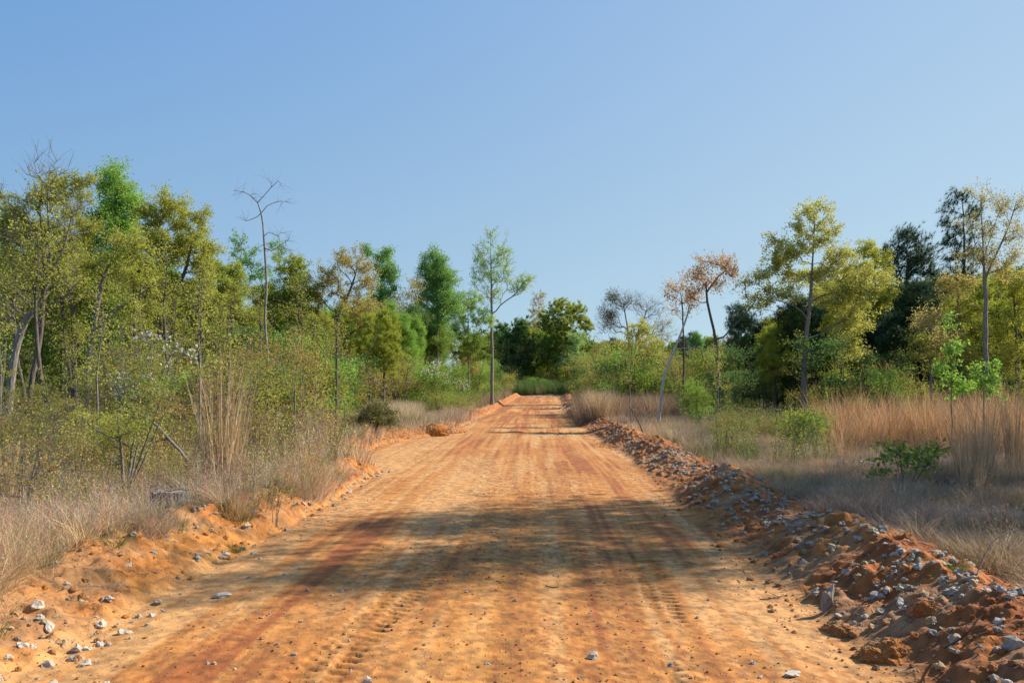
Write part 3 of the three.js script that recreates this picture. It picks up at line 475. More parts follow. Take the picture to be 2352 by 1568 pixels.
T.bareMid = tree('bare_tree', 'leafless spreading tree with dark clumps right of the road end', { seed: 21, px: 1448, d: 68, stems: [[[1448, 900], [1446, 800], [1440, 740], [1430, 690]], [[1450, 900], [1460, 790], [1480, 730], [1490, 690]]], radius: 0.2, bark: 'grey', first: 2.2, tip: 0.007, lai: 0, tips: 14, twig: [4, 0.6], twigUp: 0.4, climb: 1, blobs: [[1450, 692, 40, 26], [1490, 715, 40, 36], [1400, 740, 32, 44], [1520, 760, 34, 30, { pal: 'tan', lai: 0.2 }], [1408, 690, 14, 18, { pal: 'vine', lai: 0.8, spread: 0.4 }], [1398, 730, 18, 28, { pal: 'vine', lai: 0.6, spread: 0.4 }], [1432, 705, 10, 12, { pal: 'vine', lai: 0.6, spread: 0.4 }]] });
T.yellowMid = tree('oak_tree', 'small yellow leaved tree in front of the leafless tree', { seed: 22, px: 1476, d: 60, stem: [[1476, 900], [1476, 830], [1474, 770]], radius: 0.1, bark: 'grey', first: 1.2, lai: 0.9, pal: 'yellow', blobs: [[1475, 758, 32, 28], [1458, 800, 36, 30], [1500, 800, 28, 28], [1480, 840, 45, 26, { pal: 'olive' }]] });
// right wood
T.whiteLean = tree('leaning_tree', 'thin white trunk leaning right over the dry grass', { seed: 23, px: 1513, d: 30, stems: [[[1513, 915, 0], [1526, 862, 0], [1545, 815, 0], [1562, 770, 0], [1578, 730, 0], [1584, 700, 0]]], radius: 0.085, bark: 'pale', first: 2.6, tip: 0.005, lai: 0.1, pal: 'russet', tips: 8, blobs: [[1585, 690, 16, 25], [1600, 800, 40, 6, { lai: 0, tips: 3 }]] });
T.russet = tree('oak_tree', 'slim oak with a flat crown of russet young leaves', { seed: 24, px: 1654, d: 31, stem: [[1654, 905, 0], [1648, 830, 0], [1640, 760, 0], [1626, 700, 0], [1622, 650, 0]], limbs: [[[1646, 790, 0], [1680, 755, 3], [1712, 720, 5], [1735, 690, 6]], [[1626, 700, 0], [1600, 690, 2], [1585, 680, 2]], [[1624, 670, 0], [1650, 635, 3], [1668, 620, 3]]], radius: 0.12, bark: 'dark', first: 2.9, tip: 0.005, lai: 0.85, pal: 'russet', tips: 13, size: 1.15, blobs: [[1640, 605, 42, 15], [1605, 630, 22, 18], [1672, 625, 24, 11], [1630, 652, 42, 14], [1595, 680, 20, 14], [1735, 690, 30, 25, { pal: 'olive', lai: 0.8 }], [1700, 650, 22, 12, { pal: 'olive', lai: 0.5 }]] });
T.russet2 = tree('oak_tree', 'smaller russet leaved oak left of the flat crowned one', { seed: 25, px: 1570, d: 34, stem: [[1570, 905], [1570, 800], [1568, 720], [1565, 660]], radius: 0.07, bark: 'dark', first: 2.8, tip: 0.005, lai: 0.6, pal: 'russet', tips: 12, size: 1.15, blobs: [[1562, 662, 26, 14], [1535, 682, 22, 9], [1585, 690, 24, 18], [1560, 715, 16, 8]] });
T.yellow = tree('oak_tree', 'large yellow green oak dominating the right side', { seed: 26, px: 1846, d: 31, stem: [[1846, 905, 0], [1850, 800, 0], [1858, 720, 2], [1866, 620, 0], [1872, 500, 0]], limbs: [[[1857, 735, 2], [1835, 710, 5], [1800, 695, 7], [1765, 685, 8]], [[1862, 690, 1], [1900, 675, 4], [1940, 670, 5]], [[1852, 775, 0], [1880, 770, 3], [1905, 755, 4]], [[1850, 810, 0], [1890, 812, -3], [1930, 800, -4]]], radius: 0.19, bark: 'grey', first: 2.6, lai: 1.15, pal: 'yellow', tips: 8, size: 1.1, blobs: [[1872, 485, 32, 24], [1838, 520, 16, 18], [1900, 520, 20, 20], [1880, 550, 40, 28], [1835, 585, 38, 30], [1782, 560, 18, 22], [1790, 610, 34, 34], [1740, 640, 26, 18], [1920, 600, 46, 36], [1960, 640, 44, 36], [1870, 640, 48, 32], [1790, 680, 44, 24], [1920, 690, 60, 34], [1965, 730, 46, 40], [1935, 790, 48, 34], [2020, 650, 30, 28]] });
T.oakH = tree('oak_tree', 'olive oak filling in behind the large yellow green oak', { seed: 27, px: 1988, d: 40, stem: [[1988, 905], [1990, 780], [1992, 640]], radius: 0.2, bark: 'dark', first: 2.4, lai: 1.4, pal: 'olive', blobs: [[1990, 575, 30, 26], [2012, 615, 40, 36], [1970, 640, 40, 40], [2030, 690, 44, 44], [1975, 720, 45, 45]] });
T.pineA = tree('pine_tree', 'dense round topped dark pine left of the taller pine', { seed: 28, px: 2085, d: 44, stem: [[2085, 905, 0], [2086, 800, 0], [2084, 660, 0], [2084, 535, 0]], radius: 0.2, bark: 'pine', first: 4.5, lai: 1, pal: 'pine', tips: 9, tuft: 0.26, w: 0.014, n: 11, twig: [4, 0.45], climb: 0.3, blobs: [[2084, 548, 42, 24], [2050, 585, 36, 30], [2110, 590, 32, 30], [2085, 620, 58, 34], [2135, 620, 20, 24], [2085, 680, 62, 40], [2075, 745, 60, 40], [2100, 800, 50, 40]] });
T.pineB = tree('pine_tree', 'tall open pine with separate dark tufts, highest of the pines', { seed: 29, px: 2216, d: 40, stem: [[2216, 905, 0], [2217, 760, 0], [2216, 600, 0], [2212, 445, 0]], radius: 0.17, bark: 'pine', first: 5.5, lai: 1, pal: 'pine', tips: 6.5, tuft: 0.26, w: 0.014, n: 11, twig: [4, 0.4], climb: 0.2, blobs: [[2208, 455, 18, 18], [2182, 478, 16, 16], [2232, 490, 20, 26], [2172, 510, 14, 10], [2200, 530, 26, 22], [2172, 560, 12, 8], [2192, 585, 26, 22], [2235, 570, 26, 34], [2225, 630, 44, 34], [2190, 660, 40, 36]] });
T.tanOak = tree('oak_tree', 'tall thin oak with sparse tan leaves at the right edge', { seed: 30, px: 2266, d: 28, stem: [[2266, 890, 0], [2265, 780, 0], [2264, 660, 0], [2258, 560, 0], [2254, 450, 0]], limbs: [[[2263, 640, 0], [2285, 590, 3], [2315, 520, 5], [2332, 465, 6]], [[2260, 590, 0], [2280, 540, -3], [2300, 480, -4]], [[2262, 610, 0], [2240, 560, 2], [2225, 500, 2]]], radius: 0.14, bark: 'grey', first: 3.2, tip: 0.0045, lai: 0.42, pal: 'tan', tips: 10, climb: 1.1, blobs: [[2255, 448, 26, 24], [2305, 475, 36, 30], [2342, 470, 18, 26], [2228, 510, 20, 28], [2275, 530, 40, 34], [2325, 540, 36, 34], [2250, 590, 40, 28, { lai: 0.8 }], [2310, 610, 40, 34, { lai: 0.8 }]] });
T.brownA = tree('oak_tree', 'low brown olive oak below the tall pine', { seed: 31, px: 2205, d: 30, stem: [[2205, 900], [2205, 800], [2200, 690]], radius: 0.13, bark: 'brown', first: 1, lai: 1.15, pal: 'olive', blobs: [[2200, 660, 42, 36, { pal: 'tan' }], [2225, 720, 50, 44], [2165, 740, 44, 40, { pal: 'tan' }], [2205, 800, 60, 48, { pal: 'olive' }]] });
T.brownB = tree('oak_tree', 'bushy olive oak in shadow at the right edge', { seed: 32, px: 2335, d: 30, stem: [[2335, 900], [2335, 800], [2330, 660]], radius: 0.14, bark: 'brown', first: 1, lai: 1.4, pal: 'olive', blobs: [[2325, 640, 44, 34], [2345, 700, 50, 44], [2310, 760, 46, 44], [2350, 810, 50, 50]] });
T.brownC = tree('oak_tree', 'thin brown leaved oak in front of the dense pine', { seed: 33, px: 2140, d: 29, stem: [[2140, 900], [2140, 820], [2138, 740]], radius: 0.08, bark: 'grey', first: 1, lai: 0.6, pal: 'tan', tips: 10, blobs: [[2135, 740, 38, 34], [2155, 790, 44, 34], [2120, 800, 40, 40, { pal: 'olive' }]] });
console.log('hero tree triangles', tally);

// copies that fill the wood behind
const RW = rng(77);
const LANDMARK = [[60, 'the leaning grey tree'], [266, 'the pointed green tree'], [390, 'the rounded olive oak'], [608, 'the tall dead tree'], [700, 'the small round oak'], [790, 'the brown olive oak'], [880, 'the narrow green spire'], [1003, 'the round green tree'], [1130, 'the lone poplar'], [1195, 'the dark evergreen'], [1300, 'the fresh green oak'], [1450, 'the leafless tree'], [1550, 'the leaning white trunk'], [1640, 'the flat russet crown'], [1760, 'the yellow limb'], [1870, 'the large yellow oak'], [2000, 'the filling olive oak'], [2085, 'the dense pine'], [2212, 'the tall open pine'], [2270, 'the tall tan oak'], [2350, 'the right picture edge']];
const landmark = (px) => LANDMARK.reduce((b, l) => (Math.abs(l[0] - px) < Math.abs(b[0] - px) ? l : b))[1];
const LOOK = { oakD: 'broad olive oak', oakE: 'olive green oak', gumA: 'bright green tree', oakF: 'round olive oak', oakG: 'brown olive oak', gumB: 'dense green tree', pineA: 'dark pine', oakH: 'olive oak', yellow: 'yellow green oak', pineB: 'open dark pine', brownB: 'bushy olive oak', endOak: 'fresh green oak', ever: 'dark evergreen', thicketA: 'tall mixed green shrub', thicketB: 'low tangled shrub', greenA: 'leafy green shrub', oliveA: 'olive leaved shrub', rustA: 'rust leaved shrub', twigs: 'nearly bare twiggy shrub', low: 'small green shrub', deepA: 'dark green shrub' };
const backLabel = { left: 'back in the left wood behind', right: 'back in the right wood behind', end: 'in the far wood, in line with' };
function wood(side, n, px0, px1, d0, d1, top, kinds) {
  for (let i = 0; i < n; i++) {
    const px = lerp(px0, px1, (i + RW()) / n), d = lerp(d0, d1, RW()), x = X(px, d), z = -d, wh = where(x, z); if (d < 96 && (wh[0] !== 'l' || wh[1] < 2)) continue; const k = pick(kinds, RW), src = T[k], box = new THREE.Box3().setFromObject(src), Hs = box.max.y - src.position.y;
    const want = ((HZ - top(px) - 40 * RW()) / FPX * d + EYE - height(x, z)) * lerp(0.8, 1, RW()), sc = want / Hs;
    copy(src, src.name.replace(/_\d+$/, ''), `${LOOK[k]} ${d > (d0 + d1) / 2 ? 'far ' : ''}${backLabel[side]} ${landmark(px)}`, 'tree', 'trees of the ' + side + ' wood', x, z, RW() * 6.28, [sc * lerp(0.9, 1.2, RW()), sc]);
  }
}
const topLeft = curve([[-100, 500], [200, 540], [450, 590], [560, 650], [760, 640], [900, 660], [1000, 680], [1120, 740]]), topRight = curve([[1640, 770], [1760, 710], [1900, 610], [2050, 620], [2200, 590], [2450, 550]]), topEnd = curve([[1080, 730], [1180, 715], [1240, 715], [1350, 735], [1450, 775], [1560, 750], [1660, 750]]);
wood('left', 92, -90, 1110, 36, 62, topLeft, ['oakD', 'oakE', 'gumA', 'oakF', 'oakG', 'gumB', 'oakE']);
wood('right', 84, 1670, 2450, 34, 58, topRight, ['pineA', 'oakH', 'oakE', 'pineA', 'pineB', 'brownB', 'oakD']);
wood('end', 76, 1070, 1710, 112, 145, topEnd, ['endOak', 'ever', 'oakF', 'gumB', 'pineA', 'ever', 'oakE']);
for (let i = 0; i < 20; i++) { const px = lerp(1700, 2440, (i + RW()) / 20), d = lerp(35, 48, RW()), sc = lerp(0.35, 0.62, RW()); copy(T.pineA, 'pine_tree', `low dark young pine in the shade behind ${landmark(px)}`, 'tree', 'young pines of the right wood', X(px, d), -d, RW() * 6.28, [sc * 1.2, sc]); }
T.slim = tree('slim_tree', 'slim bare stemmed young tree before the rounded olive oak', { seed: 61, px: 320, d: 21, stem: [[320, 950, 0], [316, 850, 0], [324, 760, 0], [318, 690, 0]], radius: 0.035, bark: 'grey', first: 0.9, tip: 0.0035, lai: 0.16, pal: 'olive', tips: 13, twig: [3, 0.25], blobs: [[318, 720, 20, 34], [330, 780, 30, 40], [308, 830, 28, 36, { lai: 0.15 }]] });
for (let i = 0; i < 22; i++) { const px = lerp(-20, 790, (i + RW()) / 22), d = lerp(13, 26, RW()), sc = lerp(0.45, 0.95, RW()); copy(T.slim, 'slim_tree', `${sc > 0.7 ? 'taller' : 'shorter'} slim bare stemmed young tree in the left thicket before ${landmark(px)}`, 'tree', 'slim young trees of the left thicket', X(px, d), -d, RW() * 6.28, [sc, sc]); }
for (let i = 0; i < 12; i++) { const px = lerp(1420, 2400, (i + RW()) / 12), d = lerp(26, 36, RW()), sc = lerp(0.5, 1.0, RW()); copy(T.slim, 'slim_tree', `${sc > 0.75 ? 'taller' : 'shorter'} slim bare stemmed young tree behind the right field near ${landmark(px)}`, 'tree', 'slim young trees of the right side', X(px, d), -d, RW() * 6.28, [sc, sc]); }
T.darkSlim = tree('slim_tree', 'slender dark trunk right beside the leaning grey tree', { seed: 71, px: 100, d: 19, stem: [[118, 1000, 0], [100, 900, 0], [84, 780, 0], [80, 690, 0], [88, 600, 0], [84, 540, 0]], radius: 0.085, bark: 'dark', first: 2.4, tip: 0.004, lai: 0.22, pal: 'olive', tips: 14, twig: [4, 0.34], climb: 0.9, twigUp: 0.4, blobs: [[86, 570, 34, 44], [60, 640, 34, 36], [112, 650, 34, 40], [80, 720, 40, 36, { lai: 0.1 }]] });
for (let i = 0; i < 20; i++) { const px = lerp(-10, 800, (i + RW()) / 20), d = lerp(19, 31, RW()), sc = lerp(0.85, 1.35, RW()) * (px > 450 ? 0.8 : 1); copy(T.darkSlim, 'slim_tree', `slender dark trunk ${d > 25 ? 'further' : 'nearer'} in the left wood close to ${landmark(px)}`, 'tree', 'slender dark trunks of the left wood', X(px, d), -d, RW() * 6.28, [sc, sc]); }
// trees just outside the frame on the right, whose thin crowns throw the broken shade on the road
for (const [k, x, d, turn, sc] of [['tanOak', 12.6, 11.0, 0.5, 1.45], ['lean', 13.2, 11.7, 2.2, 1.5], ['tanOak', 14.0, 13.6, 3.3, 1.45], ['oakB', 13.2, 12.6, 4.1, 1.55], ['lean', 12.2, 9.9, 0.4, 1.45], ['lean', 13.0, 15.0, 4.4, 1.5], ['slim', 11.8, 10.9, 2.0, 3.2], ['slim', 12.6, 14.4, 0.7, 3.2], ['slim', 12.0, 12.0, 5.0, 3.3]])
  copy(T[k], 'roadside_tree', 'thin crowned tree out of view on the right throwing shade on the road', 'tree', 'trees shading the road', x, -d, turn, [sc, sc]);

// ---------------------------------------------------------------- shrubs
function shrub(seed, h, w, o) {
  const r = rng(seed), n = o.stemsN ?? 5, stems = [], blobs = [];
  for (let i = 0; i < n; i++) { const a = r() * 6.28, q = w * 0.32 * r(); stems.push([[Math.cos(a) * 0.06, 0, Math.sin(a) * 0.06], [Math.cos(a) * q * 0.6, h * 0.35, Math.sin(a) * q * 0.6], [Math.cos(a) * q * 1.3, h * (0.65 + 0.3 * r()), Math.sin(a) * q * 1.3]]); }
  const nb = o.nb ?? 7; for (let i = 0; i < nb; i++) { const a = i * 2.4 + r(), q = w * 0.33 * Math.sqrt(i / nb), y = h * (0.25 + 0.58 * r()) * (1 - 0.25 * q / w); blobs.push({ c: [Math.cos(a) * q, y, Math.sin(a) * q], r: [w * 0.2, h * 0.17, w * 0.2], tips: o.tips ?? 13, leaf: o.pal ? { pal: i % 3 === 2 && o.pal2 ? o.pal2 : o.pal, n: o.n ?? 34, spread: o.spread ?? 0.13, size: 1, wide: o.wide, droop: 0.1 } : null }); }
  if (o.flowers) for (let i = 0; i < 5; i++) { const a = i * 2.1, q = w * 0.3 * r(); blobs.push({ c: [Math.cos(a) * q, h * (0.6 + 0.3 * r()), Math.sin(a) * q], r: [w * 0.17, h * 0.05, w * 0.17], tips: 5, leaf: { pal: 'white', n: 4, spread: 0.1, size: 1.3, wide: 0.95, droop: 0 } }); }
  return grow({ seed, stems, blobs, radius: o.radius ?? 0.022, tip: o.tip ?? 0.0028, first: h * 0.12, leafSize: o.leaf ?? 0.05, step: 0.16, twig: o.twig ?? [4, 0.2], climb: 0.7, twigUp: 0.3 });
}
const SH = {
  thicketA: [shrub(101, 2.4, 2.4, { pal: 'thicket', pal2: 'oliveGreen', n: 50, leaf: 0.042 }), 'brown'],
  thicketB: [shrub(102, 1.8, 2.0, { pal: 'thicket', pal2: 'rust', n: 34, leaf: 0.036, twig: [6, 0.2] }), 'grey'],
  greenA: [shrub(103, 2.2, 2.0, { pal: 'green', pal2: 'bright', n: 44, leaf: 0.055 }), 'brown'],
  oliveA: [shrub(104, 2.6, 2.2, { pal: 'olive', pal2: 'thicket', n: 36 }), 'grey'],
  rustA: [shrub(105, 2.2, 1.6, { pal: 'rust', pal2: 'olive', n: 18, tips: 10 }), 'grey'],
  twigs: [shrub(106, 1.8, 1.6, { pal: 'rust', n: 6, tips: 12, twig: [5, 0.25] }), 'grey'],
  dogwood: [shrub(107, 2.6, 2.4, { pal: 'oliveGreen', n: 16, flowers: true, stemsN: 3 }), 'grey'],
  cedar: [shrub(108, 0.9, 1.7, { pal: 'cedar', n: 90, leaf: 0.04, spread: 0.07, nb: 10 }), 'brown'],
  low: [shrub(109, 0.8, 1.2, { pal: 'green', pal2: 'oliveGreen', n: 26, leaf: 0.045 }), 'brown'],
  deepA: [shrub(112, 2.4, 2.2, { pal: 'deep', pal2: 'thicket', n: 46 }), 'dark'],
  weed: [shrub(111, 0.8, 0.8, { pal: 'olive', n: 7, tips: 6, leaf: 0.03, stemsN: 5, radius: 0.006, tip: 0.002, twig: [4, 0.14] }), 'brown'],
  broad: [shrub(110, 0.85, 1.5, { pal: 'green', n: 9, tips: 8, leaf: 0.085, wide: 0.5, spread: 0.05, stemsN: 6, radius: 0.01 }), 'brown'],
};
const SHG = Object.fromEntries(Object.entries(SH).map(([k, [p, b]]) => { const g = assemble(p, BARK[b]); tally += p.crown ? p.crown.index.count / 3 : 0; tally += p.branches.index.count / 3; return [k, g]; }));
console.log('with shrubs', tally);
function shrubAt(k, name, label, px, d, h, turn, group, wide = 1) {
  const base = { thicketA: 2.4, thicketB: 1.8, greenA: 2.2, oliveA: 2.6, rustA: 2.2, twigs: 1.8, dogwood: 2.6, cedar: 0.9, low: 0.8, broad: 0.85, weed: 0.8, deepA: 2.4 }[k], sc = h / base;
  return copy(SHG[k], name, label, 'shrub', group, X(px, d), -d, turn, [sc * wide, sc]);
}
// single ones that can be picked out
shrubAt('dogwood', 'dogwood', 'dogwood with white blossoms at the back of the left thicket', 372, 19, 3.0, 0.4);
shrubAt('dogwood', 'dogwood', 'lower white flowering dogwood in front of the left tree trunks', 290, 17, 1.9, 2.1);
shrubAt('dogwood', 'dogwood', 'dogwood with a few white blossoms left of the lone poplar', 1005, 38, 3.0, 4.0);
shrubAt('dogwood', 'dogwood', 'small white flowering dogwood nearest the lone poplar', 1058, 40, 2.0, 1.2);
shrubAt('cedar', 'cedar_bush', 'squat dark olive cedar bush beside the straw on the left', 858, 24.5, 1.0, 0.6);
shrubAt('broad', 'broadleaf_bush', 'low bush of drooping broad green leaves in the right field', 2080, 11.2, 0.78, 0.3);
shrubAt('low', 'green_bush', 'small bright green bush at the left end of the tan grass field', 1848, 17, 0.95, 1.1);
shrubAt('greenA', 'green_bush', 'bright green bush behind the leaning white trunk', 1600, 27.5, 2.1, 0.7);
shrubAt('greenA', 'green_bush', 'fresh green bush in shade between the oak and the dense pine', 2042, 27, 2.6, 2.7);
shrubAt('twigs', 'bare_shrub', 'nearly bare spindly shrub with red buds at the left edge', 52, 8.9, 1.15, 0.9);
shrubAt('weed', 'weed_shrub', 'thin yellowish weed shrub on top of the left bank', 630, 9.3, 0.62, 2.2);
// the rest: places drawn from where the photograph shows them
const RS = rng(5);
function scatter(n, px0, px1, d0, d1, h0, h1, kinds, name, label, group) { for (let i = 0; i < n; i++) { const px = lerp(px0, px1, (i + RS()) / n), d = lerp(d0, d1, RS()), sp = where(X(px, d), -d); if (d < 96 && (sp[0] !== 'l' || sp[1] < 0.9)) continue; const k = pick(kinds, RS); shrubAt(k, name, `${LOOK[k]} ${label} ${landmark(px)}`, px, d, lerp(h0, h1, RS()), RS() * 6.28, group, lerp(0.9, 1.25, RS())); } }
scatter(10, -60, 250, 17, 25, 0.9, 1.7, ['twigs', 'thicketB', 'oliveA', 'rustA'], 'thicket_shrub', 'low in the left thicket before', 'shrubs of the left thicket');
scatter(19, 260, 640, 16, 24, 1.9, 3.1, ['thicketA', 'oliveA', 'thicketB', 'twigs', 'greenA', 'rustA'], 'thicket_shrub', 'standing in the left thicket before', 'shrubs of the left thicket');
scatter(20, -40, 640, 11, 16, 0.9, 1.7, ['thicketB', 'twigs', 'oliveA', 'rustA', 'twigs', 'thicketB'], 'thicket_shrub', 'at the front of the left thicket before', 'shrubs at the front of the left thicket');
scatter(20, 520, 770, 17, 27, 1.8, 3.2, ['greenA', 'thicketA', 'greenA', 'rustA'], 'thicket_shrub', 'by the road end of the thicket before', 'shrubs at the end of the left thicket');
scatter(34, 720, 1120, 33, 52, 2, 4.6, ['greenA', 'thicketA', 'oliveA', 'thicketB'], 'understory_shrub', 'under the far left roadside trees near', 'shrubs of the far left roadside');
scatter(36, -60, 800, 27, 42, 2.6, 5.2, ['greenA', 'thicketA', 'deepA', 'oliveA'], 'understory_shrub', 'deep among the left trees near', 'shrubs among the left trees');
scatter(26, 1150, 1420, 103, 109, 1.2, 2.6, ['greenA', 'thicketA', 'deepA', 'greenA'], 'understory_shrub', 'right at the road end near', 'shrubs at the road end');
scatter(22, 1050, 1215, 62, 94, 2.2, 5, ['greenA', 'thicketA', 'deepA', 'thicketB'], 'understory_shrub', 'left of the far road near', 'shrubs left of the far road');
scatter(22, 1330, 1480, 88, 112, 3.4, 6, ['greenA', 'thicketA', 'deepA', 'oliveA'], 'understory_shrub', 'just right of the road end near', 'shrubs closing the view');
scatter(12, 1340, 1450, 62, 84, 1.6, 3.4, ['greenA', 'thicketA', 'deepA'], 'understory_shrub', 'right of the far road near', 'shrubs right of the far road');
scatter(64, 1100, 1480, 111, 128, 4, 9.5, ['greenA', 'thicketA', 'deepA', 'greenA'], 'understory_shrub', 'at the foot of the far wood near', 'shrubs beyond the road end');
scatter(46, 1370, 1720, 44, 76, 2.4, 5.6, ['thicketA', 'greenA', 'deepA', 'rustA', 'thicketB', 'greenA'], 'understory_shrub', 'behind the tall dry grass near', 'shrubs right of the road end');
scatter(8, 1640, 1860, 19, 29, 0.6, 1.2, ['thicketB', 'low', 'twigs', 'thicketB', 'oliveA'], 'field_shrub', 'at the edge of the right field before', 'shrubs at the edge of the right field');
scatter(44, 1640, 2440, 29, 44, 2.0, 4.4, ['thicketA', 'deepA', 'thicketA', 'deepA', 'rustA', 'oliveA', 'deepA'], 'understory_shrub', 'in the shade of the right wood near', 'shrubs under the right wood');
tree('sapling', 'slender bright green sapling standing up out of the tan grass on the right', { seed: 51, px: 2188, d: 15.5, stem: [[2188, 930, 0], [2186, 850, 0], [2184, 715, 0]], radius: 0.018, tip: 0.003, bark: 'grey', first: 0.6, lai: 0.9, pal: 'bright', leafSize: 0.065, twig: [3, 0.16], spread: 0.05, tips: 26, blobs: [[2184, 735, 12, 24], [2188, 790, 18, 34], [2180, 860, 26, 34], [2205, 890, 20, 26]] });
tree('sapling', 'forked bright green sapling beside the slender one', { seed: 52, px: 2262, d: 15, stem: [[2262, 930, 0], [2262, 880, 0], [2270, 820, 0]], radius: 0.016, tip: 0.003, bark: 'grey', first: 0.5, lai: 0.8, pal: 'bright', leafSize: 0.065, twig: [3, 0.16], spread: 0.05, tips: 26, blobs: [[2250, 850, 20, 20], [2285, 850, 16, 26], [2265, 890, 30, 26]] });

// ---------------------------------------------------------------- grasses
function tuft(seed, n, h, spread, w, lean, bend, pal, segs = 2) {
  const r = rng(seed), p = [], c = [], idx = [];
  for (let k = 0; k < n; k++) {
    const a = r() * 6.28, q = spread * Math.sqrt(r()), x0 = Math.cos(a) * q, z0 = Math.sin(a) * q, dir = a + (r() - 0.5) * 2.2, L = h * (0.45 + 0.65 * r()), ln = lean * (0.3 + r()), bd = bend * r(), sa = r() * 6.28, col = pick(pal, r), v = 0.75 + 0.5 * r(), b = p.length / 3;
    for (let s = 0; s <= segs; s++) {
      const t = s / segs, out = L * (ln * t + bd * t * t), y = L * (t - 0.35 * bd * t * t), ww = w * (1 - t * 0.75) / 2;
      const cx = x0 + Math.cos(dir) * out, cz = z0 + Math.sin(dir) * out;
      if (s < segs) { p.push(cx - Math.cos(sa) * ww, y - (s ? 0 : 0.03), cz - Math.sin(sa) * ww, cx + Math.cos(sa) * ww, y - (s ? 0 : 0.03), cz + Math.sin(sa) * ww); for (let m = 0; m < 6; m++) c.push(col[m % 3] * v); }
      else { p.push(cx, y, cz); for (let m = 0; m < 3; m++) c.push(col[m] * v); }
      if (s && s < segs) idx.push(b + 2 * s - 2, b + 2 * s - 1, b + 2 * s, b + 2 * s, b + 2 * s - 1, b + 2 * s + 1); else if (s === segs) idx.push(b + 2 * s - 2, b + 2 * s - 1, b + 2 * s);
    }
  }
  return geom(p, idx, { col: c });
}
const DRY = [[0.5, 0.415, 0.29], [0.42, 0.34, 0.235], [0.6, 0.5, 0.34], [0.3, 0.235, 0.17], [0.44, 0.345, 0.245]], STRAW = [[0.46, 0.35, 0.2], [0.38, 0.28, 0.16], [0.52, 0.41, 0.25], [0.3, 0.22, 0.13]], SEDGE = [[0.62, 0.42, 0.24], [0.54, 0.34, 0.17], [0.7, 0.52, 0.33], [0.48, 0.28, 0.13]], GREENG = [[0.12, 0.17, 0.03], [0.09, 0.14, 0.025], [0.17, 0.2, 0.05], [0.25, 0.23, 0.09]], CANE = [[0.12, 0.2, 0.04], [0.09, 0.16, 0.03], [0.2, 0.22, 0.06], [0.35, 0.29, 0.14]];
const GR = {
  dry: [1, 2, 3].map((s) => tuft(400 + s, 60, 0.3, 0.17, 0.005, 0.7, 1.0, DRY)), dryFar: [1, 2].map((s) => tuft(410 + s, 46, 0.42, 0.24, 0.008, 0.25, 0.4, DRY)),
  straw: [1, 2, 3].map((s) => tuft(420 + s, 44, 0.5, 0.1, 0.004, 0.5, 1.1, STRAW, 3)), sedge: [1, 2].map((s) => tuft(430 + s, 44, 1.0, 0.14, 0.009, 0.2, 0.35, SEDGE.concat(STRAW), 3)), sedgeFar: [1, 2].map((s) => tuft(440 + s, 36, 1.1, 0.24, 0.012, 0.2, 0.35, SEDGE.concat(STRAW), 3)),
  green: [1, 2].map((s) => tuft(450 + s, 46, 0.26, 0.09, 0.005, 0.5, 0.6, GREENG, 3)), cane: [1, 2].map((s) => tuft(460 + s, 34, 1.6, 0.4, 0.035, 0.15, 0.25, CANE)),
};
{ // dead stalks with side twigs, and small leafy weeds
  const stalkGeo = (seed) => { const r = rng(seed), p = [], c = [], idx = [], bar = (a, b, w, col) => { const o = p.length / 3, q = r() * 6.28, x = Math.cos(q) * w, z = Math.sin(q) * w; p.push(a.x - x, a.y, a.z - z, a.x + x, a.y, a.z + z, b.x, b.y, b.z); for (let k = 0; k < 3; k++) c.push(...col); idx.push(o, o + 1, o + 2); };
    for (let k = 0; k < 7; k++) { const col = pick(DRY, r).map((v) => v * (0.5 + 0.6 * r())), a = V(gauss(r) * 0.09, -0.02, gauss(r) * 0.09), L = 0.35 + 0.5 * r(), b = a.clone().add(V(gauss(r) * 0.2, L, gauss(r) * 0.2)); bar(a, b, 0.003, col); for (let j = 0; j < 9; j++) { const s = a.clone().lerp(b, 0.3 + 0.68 * r()), e = s.clone().add(unit(r).multiplyScalar(0.11)).add(V(0, 0.06, 0)); bar(s, e, 0.002, col); bar(e, e.clone().add(unit(r).multiplyScalar(0.03)), 0.004, col); } }
    return geom(p, idx, { col: c }); };
  GR.stalk = [1, 2, 3].map((s) => stalkGeo(470 + s));
  const weedGeo = (seed, pal) => { const r = rng(seed), lv = new Leaves(), stem = [0.14, 0.1, 0.06];
    for (let k = 0; k < 6; k++) { const a = V(gauss(r) * 0.1, -0.02, gauss(r) * 0.1), b = a.clone().add(V(gauss(r) * 0.3, 0.35 + 0.55 * r(), gauss(r) * 0.3)); lv.needle(a, b, 0.004, stem); for (let j = 0; j < 16; j++) { const s = a.clone().lerp(b, 0.2 + 0.8 * r()), e = s.clone().add(unit(r).multiplyScalar(0.09)), cc = pick(PAL[r() < 0.75 ? pal : 'rust'], r), v = 0.75 + 0.5 * r(); lv.needle(s, e, 0.002, stem); const dir = unit(r, 0.2); lv.leaf(e, dir, unit(r).cross(dir).normalize(), 0.022 + 0.018 * r(), 0.015, cc.map((q) => q * v * 1.15)); } }
    return lv.geo(); };
  GR.weed = [weedGeo(481, 'thicket'), weedGeo(482, 'oliveGreen'), weedGeo(483, 'olive'), weedGeo(484, 'green')];
}
const beds = {};
const CLEAR = [[X(392, 8.55), 8.55, 0.45], [X(1607, 27.2), 27.2, 0.7], [X(1607, 26), 26, 0.6], [X(2050, 8.1), 8.1, 0.35]];
function sow(kind, bed, x, d, s, tint, lie = 0) { if (CLEAR.some((c) => Math.hypot(x - c[0], d - c[1]) < c[2])) return; (beds[bed] ??= []).push([kind, x, d, s, tint, lie]); }
const RG = rng(909);
